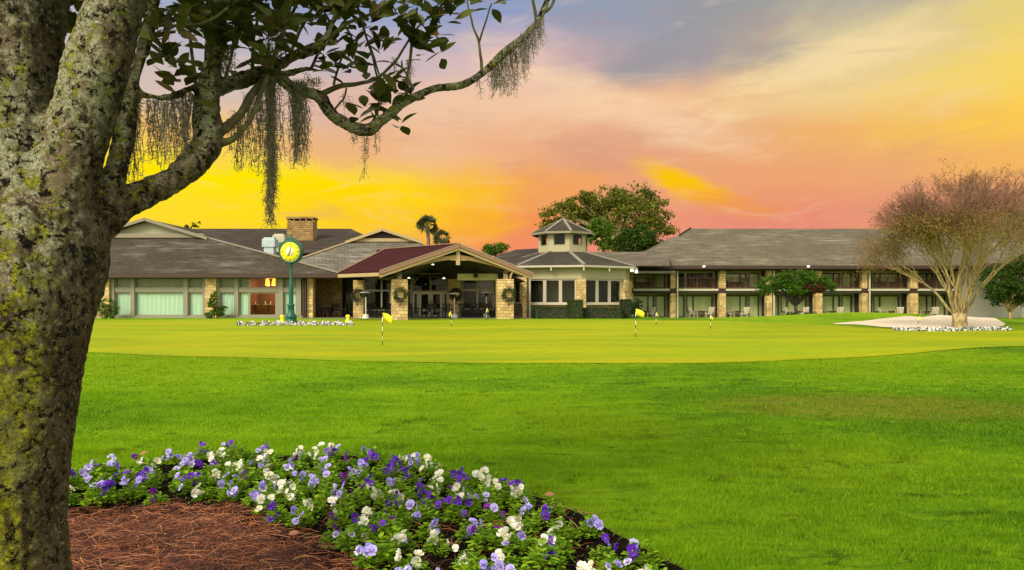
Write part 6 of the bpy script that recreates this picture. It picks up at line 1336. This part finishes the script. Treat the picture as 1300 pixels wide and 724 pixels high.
def pansy_mesh(colr, seed):
    rr = random.Random(seed); big, dark = PAL[colr][seed % 2]; V, F, C_ = [], [], []
    rr_c = rr.uniform(-.004, .014)
    two = rr.random() < .45 and colr in ('lavender', 'violet')
    def petal(ang, rad, wid, zo, c_edge, c_in):
        b0 = len(V); n = 8; cA = math.cos(ang), math.sin(ang)
        def put(u_, v_, z_, c): V.append((u_*cA[0]-v_*cA[1], zo+z_, u_*cA[1]+v_*cA[0])); C_.append(c+(1,))
        put(0, 0, 0, c_in)
        for ring, (f, cc_) in enumerate(((.38, c_in), (.75, c_edge), (1.0, tuple(min(1, x*1.08) for x in c_edge)))):
            for k in range(n+1):
                th_ = (k/n-.5)*2; u_ = rad*f*math.cos(th_*.9)**.6*(1-.12*abs(th_)); v_ = wid*f*math.sin(th_*1.45); put(u_, v_, -.0045*f*math.cos(th_*8+seed+ang*3)*(1 if ring == 2 else .2)-rr_c*f*f, cc_)
        for k in range(n): F.append((b0, b0+1+k, b0+2+k))
        for ring in range(2):
            for k in range(n): a = b0+1+ring*(n+1)+k; F.append((a, a+n+1, a+n+2, a+1))
    light = (.75, .72, .88) if two else big
    petal(R(58), .030, .019, .003, big, big); petal(R(122), .030, .019, .002, big, big)
    petal(R(8), .026, .014, -.002, light, dark); petal(R(172), .026, .014, -.002, light, dark); petal(R(270), .030, .020, -.004, light if colr != 'white' else big, dark)
    b0 = len(V)
    for k in range(6): V.append((.0035*math.cos(k*PI/3), -.008, .0035*math.sin(k*PI/3)-.002)); C_.append((.8, .5, .02, 1))
    F.append(tuple(b0+k for k in range(6)))
    me = bpy.data.meshes.new('flower'); me.from_pydata(V, [], F); me.update(); a = me.color_attributes.new('Col', 'FLOAT_COLOR', 'POINT'); a.data.foreach_set('color', np.array(C_, dtype=np.float32).ravel()); me.materials.append(M['petal']); me.polygons.foreach_set('use_smooth', [True]*len(me.polygons)); return me
FM = {c_: [pansy_mesh(c_, 10*i+k) for k in range(4)] for i, c_ in enumerate(PAL)}
def foliage_mesh(seed):
    rg = np.random.default_rng(seed); n = 165; a = rg.uniform(0, 2*PI, n); r_ = .085*np.sqrt(rg.random(n)); z = .14*(1-(r_/.105)**2)*rg.uniform(.25, 1.1, n)+.01
    V, F, A = [], [], []
    for i in range(n):
        p = Vector((r_[i]*math.cos(a[i]), r_[i]*math.sin(a[i]), z[i])); aa_ = a[i]+rg.normal(0, .7); d = Vector((math.cos(aa_), math.sin(aa_), rg.uniform(.0, 1.3))).normalized(); L = rg.uniform(.024, .044); s = d.cross(Vector((0, 0, 1))).normalized(); nr = s.cross(d); b0 = len(V)
        for tt_, ww in ((0, .12), (.35, .95), (.7, .8), (1, .1)):
            q = p+d*L*tt_-nr*L*.25*tt_*tt_
            V += [tuple(q-s*L*.33*ww+nr*.003), tuple(q-nr*.001), tuple(q+s*L*.33*ww+nr*.003)]; A += [float(rg.random()*.0+((i*37) % 100)/100)]*3
        for k in range(3):
            for j in range(2): q_ = b0+k*3+j; F.append((q_, q_+1, q_+4, q_+3))
    me = bpy.data.meshes.new('foliage'); me.from_pydata(V, [], F); me.update(); at_ = me.attributes.new('rnd', 'FLOAT', 'POINT'); at_.data.foreach_set('value', A); me.materials.append(M['pansy_leaf']); return me
GM = [foliage_mesh(s) for s in range(6)]
sp_pts = []
rp = random.Random(5)
shrink = [(-2.1+(x+2.1)*.915, 3.9+(y-3.9)*.935) for x, y in BED]; grow_ = [(-2.6+(x+2.6)*1.02, 3.0+(y-3.0)*1.03) for x, y in STRAW]
tries = 0
while len(sp_pts) < 270 and tries < 30000:
    tries += 1; x, y = rp.uniform(-4.6, 1.1), rp.uniform(3.4, 7.0)
    if x/y < -.66 or x/y > .30: continue
    if not inpoly(np.array([x]), np.array([y]), shrink)[0] or inpoly(np.array([x]), np.array([y]), grow_)[0]: continue
    if all((x-a)**2+(y-b_)**2 > .207**2 for a, b_ in sp_pts): sp_pts.append((x, y))
plants = []
for x, y in sp_pts:
    n_ = mnoise.noise(Vector((x*.9, y*.9, 3))); rr = rp.random()+.25*n_
    c_ = 'white' if rr < .31 else ('lavender' if rr < .62 else ('violet' if rr < .90 else 'purple'))
    if x < -2.6 and c_ == 'white' and rp.random() < .6: c_ = 'lavender'
    px = 650+900*x/y; far = y > 5.9
    reg = 'on the straw side' if (y < 5.75 and px < 420) else ('along the far lawn edge' if y > 6.35 else ('near the right tip' if px > 690 else ('in the near middle' if y < 5.2 else 'in the centre')))
    plants.append([px, x, y, c_, reg])
cnt = {}
for p in sorted(plants): 
    k = (p[3], p[4]); cnt[k] = cnt.get(k, 0)+1; p.append(cnt[k])
for px, x, y, c_, reg, i in plants:
    z = bedz(x, y)+.02; sc = rp.uniform(.72, 1.15)
    word = {'white': 'creamy white', 'lavender': 'pale lavender', 'violet': 'blue-violet', 'purple': 'deep purple'}[c_]
    r = empty('pansy_plant', (x, y, z), f"{ORD[i-1]} {word} pansy plant from the left {reg} of the bed" if i <= len(ORD) else f"{word} pansy plant {reg}", 'pansy', f'{word} pansies {reg}')
    f = bpy.data.objects.new('foliage', rp.choice(GM)); col.objects.link(f); f.parent = r; f.rotation_euler = (0, 0, rp.uniform(0, 6.28)); f.scale = (sc*1.1, sc*1.1, sc*rp.uniform(.8, 1.15))
    nf = rp.choice([4, 5, 5, 6, 7]) if y > 5 else rp.choice([3, 4, 4, 5, 6])
    if c_ == 'purple': nf = min(nf, 3)
    a_c = rp.uniform(0, 2*PI)
    for k in range(nf):
        a = a_c+rp.gauss(0, .75); rd = rp.uniform(.03, .10)*sc; h = .115*sc+rp.uniform(-.03, .06); fo = bpy.data.objects.new('flower', rp.choice(FM[c_] if rp.random() < .93 else FM['lavender'])); col.objects.link(fo); fo.parent = r
        fx_, fy_ = rd*math.cos(a), rd*math.sin(a)-.02; fo.location = (fx_, fy_, h); s_ = rp.uniform(.72, 1.18); fo.scale = (s_, s_, s_)
        fo.rotation_euler = (R(rp.uniform(-75, 30)), rp.uniform(-.5, .5), rp.gauss(0, 1.1))
# a few dead brown leaves lying on the soil
for k, (px, py) in enumerate(((375, 694), (700, 640), (183, 587), (470, 700))):
    g_ = ground(px, py); LV, LF, LA = [], [], []
    big_leaf(g_+Vector((-.05, 0, .07)), Vector((1, .4*(-1)**k, .25)), Vector((0, -.6, 1)), .075, .99)
    o = np_obj('fallen_leaf', [tuple(v) for v in LV], LF, plain('dead_leaf', (.30, .13, .06), .7, .3, 12), attr=LA, smooth=True, loc=g_); tag(o, ['dry brown leaf lying between straw and nearest pansies', 'dry brown leaf at the right lawn edge of the bed', 'dry dark leaf at the far left edge of the bed', 'dry leaf on the straw below the pansies'][k], 'leaf', 'fallen dry leaves')
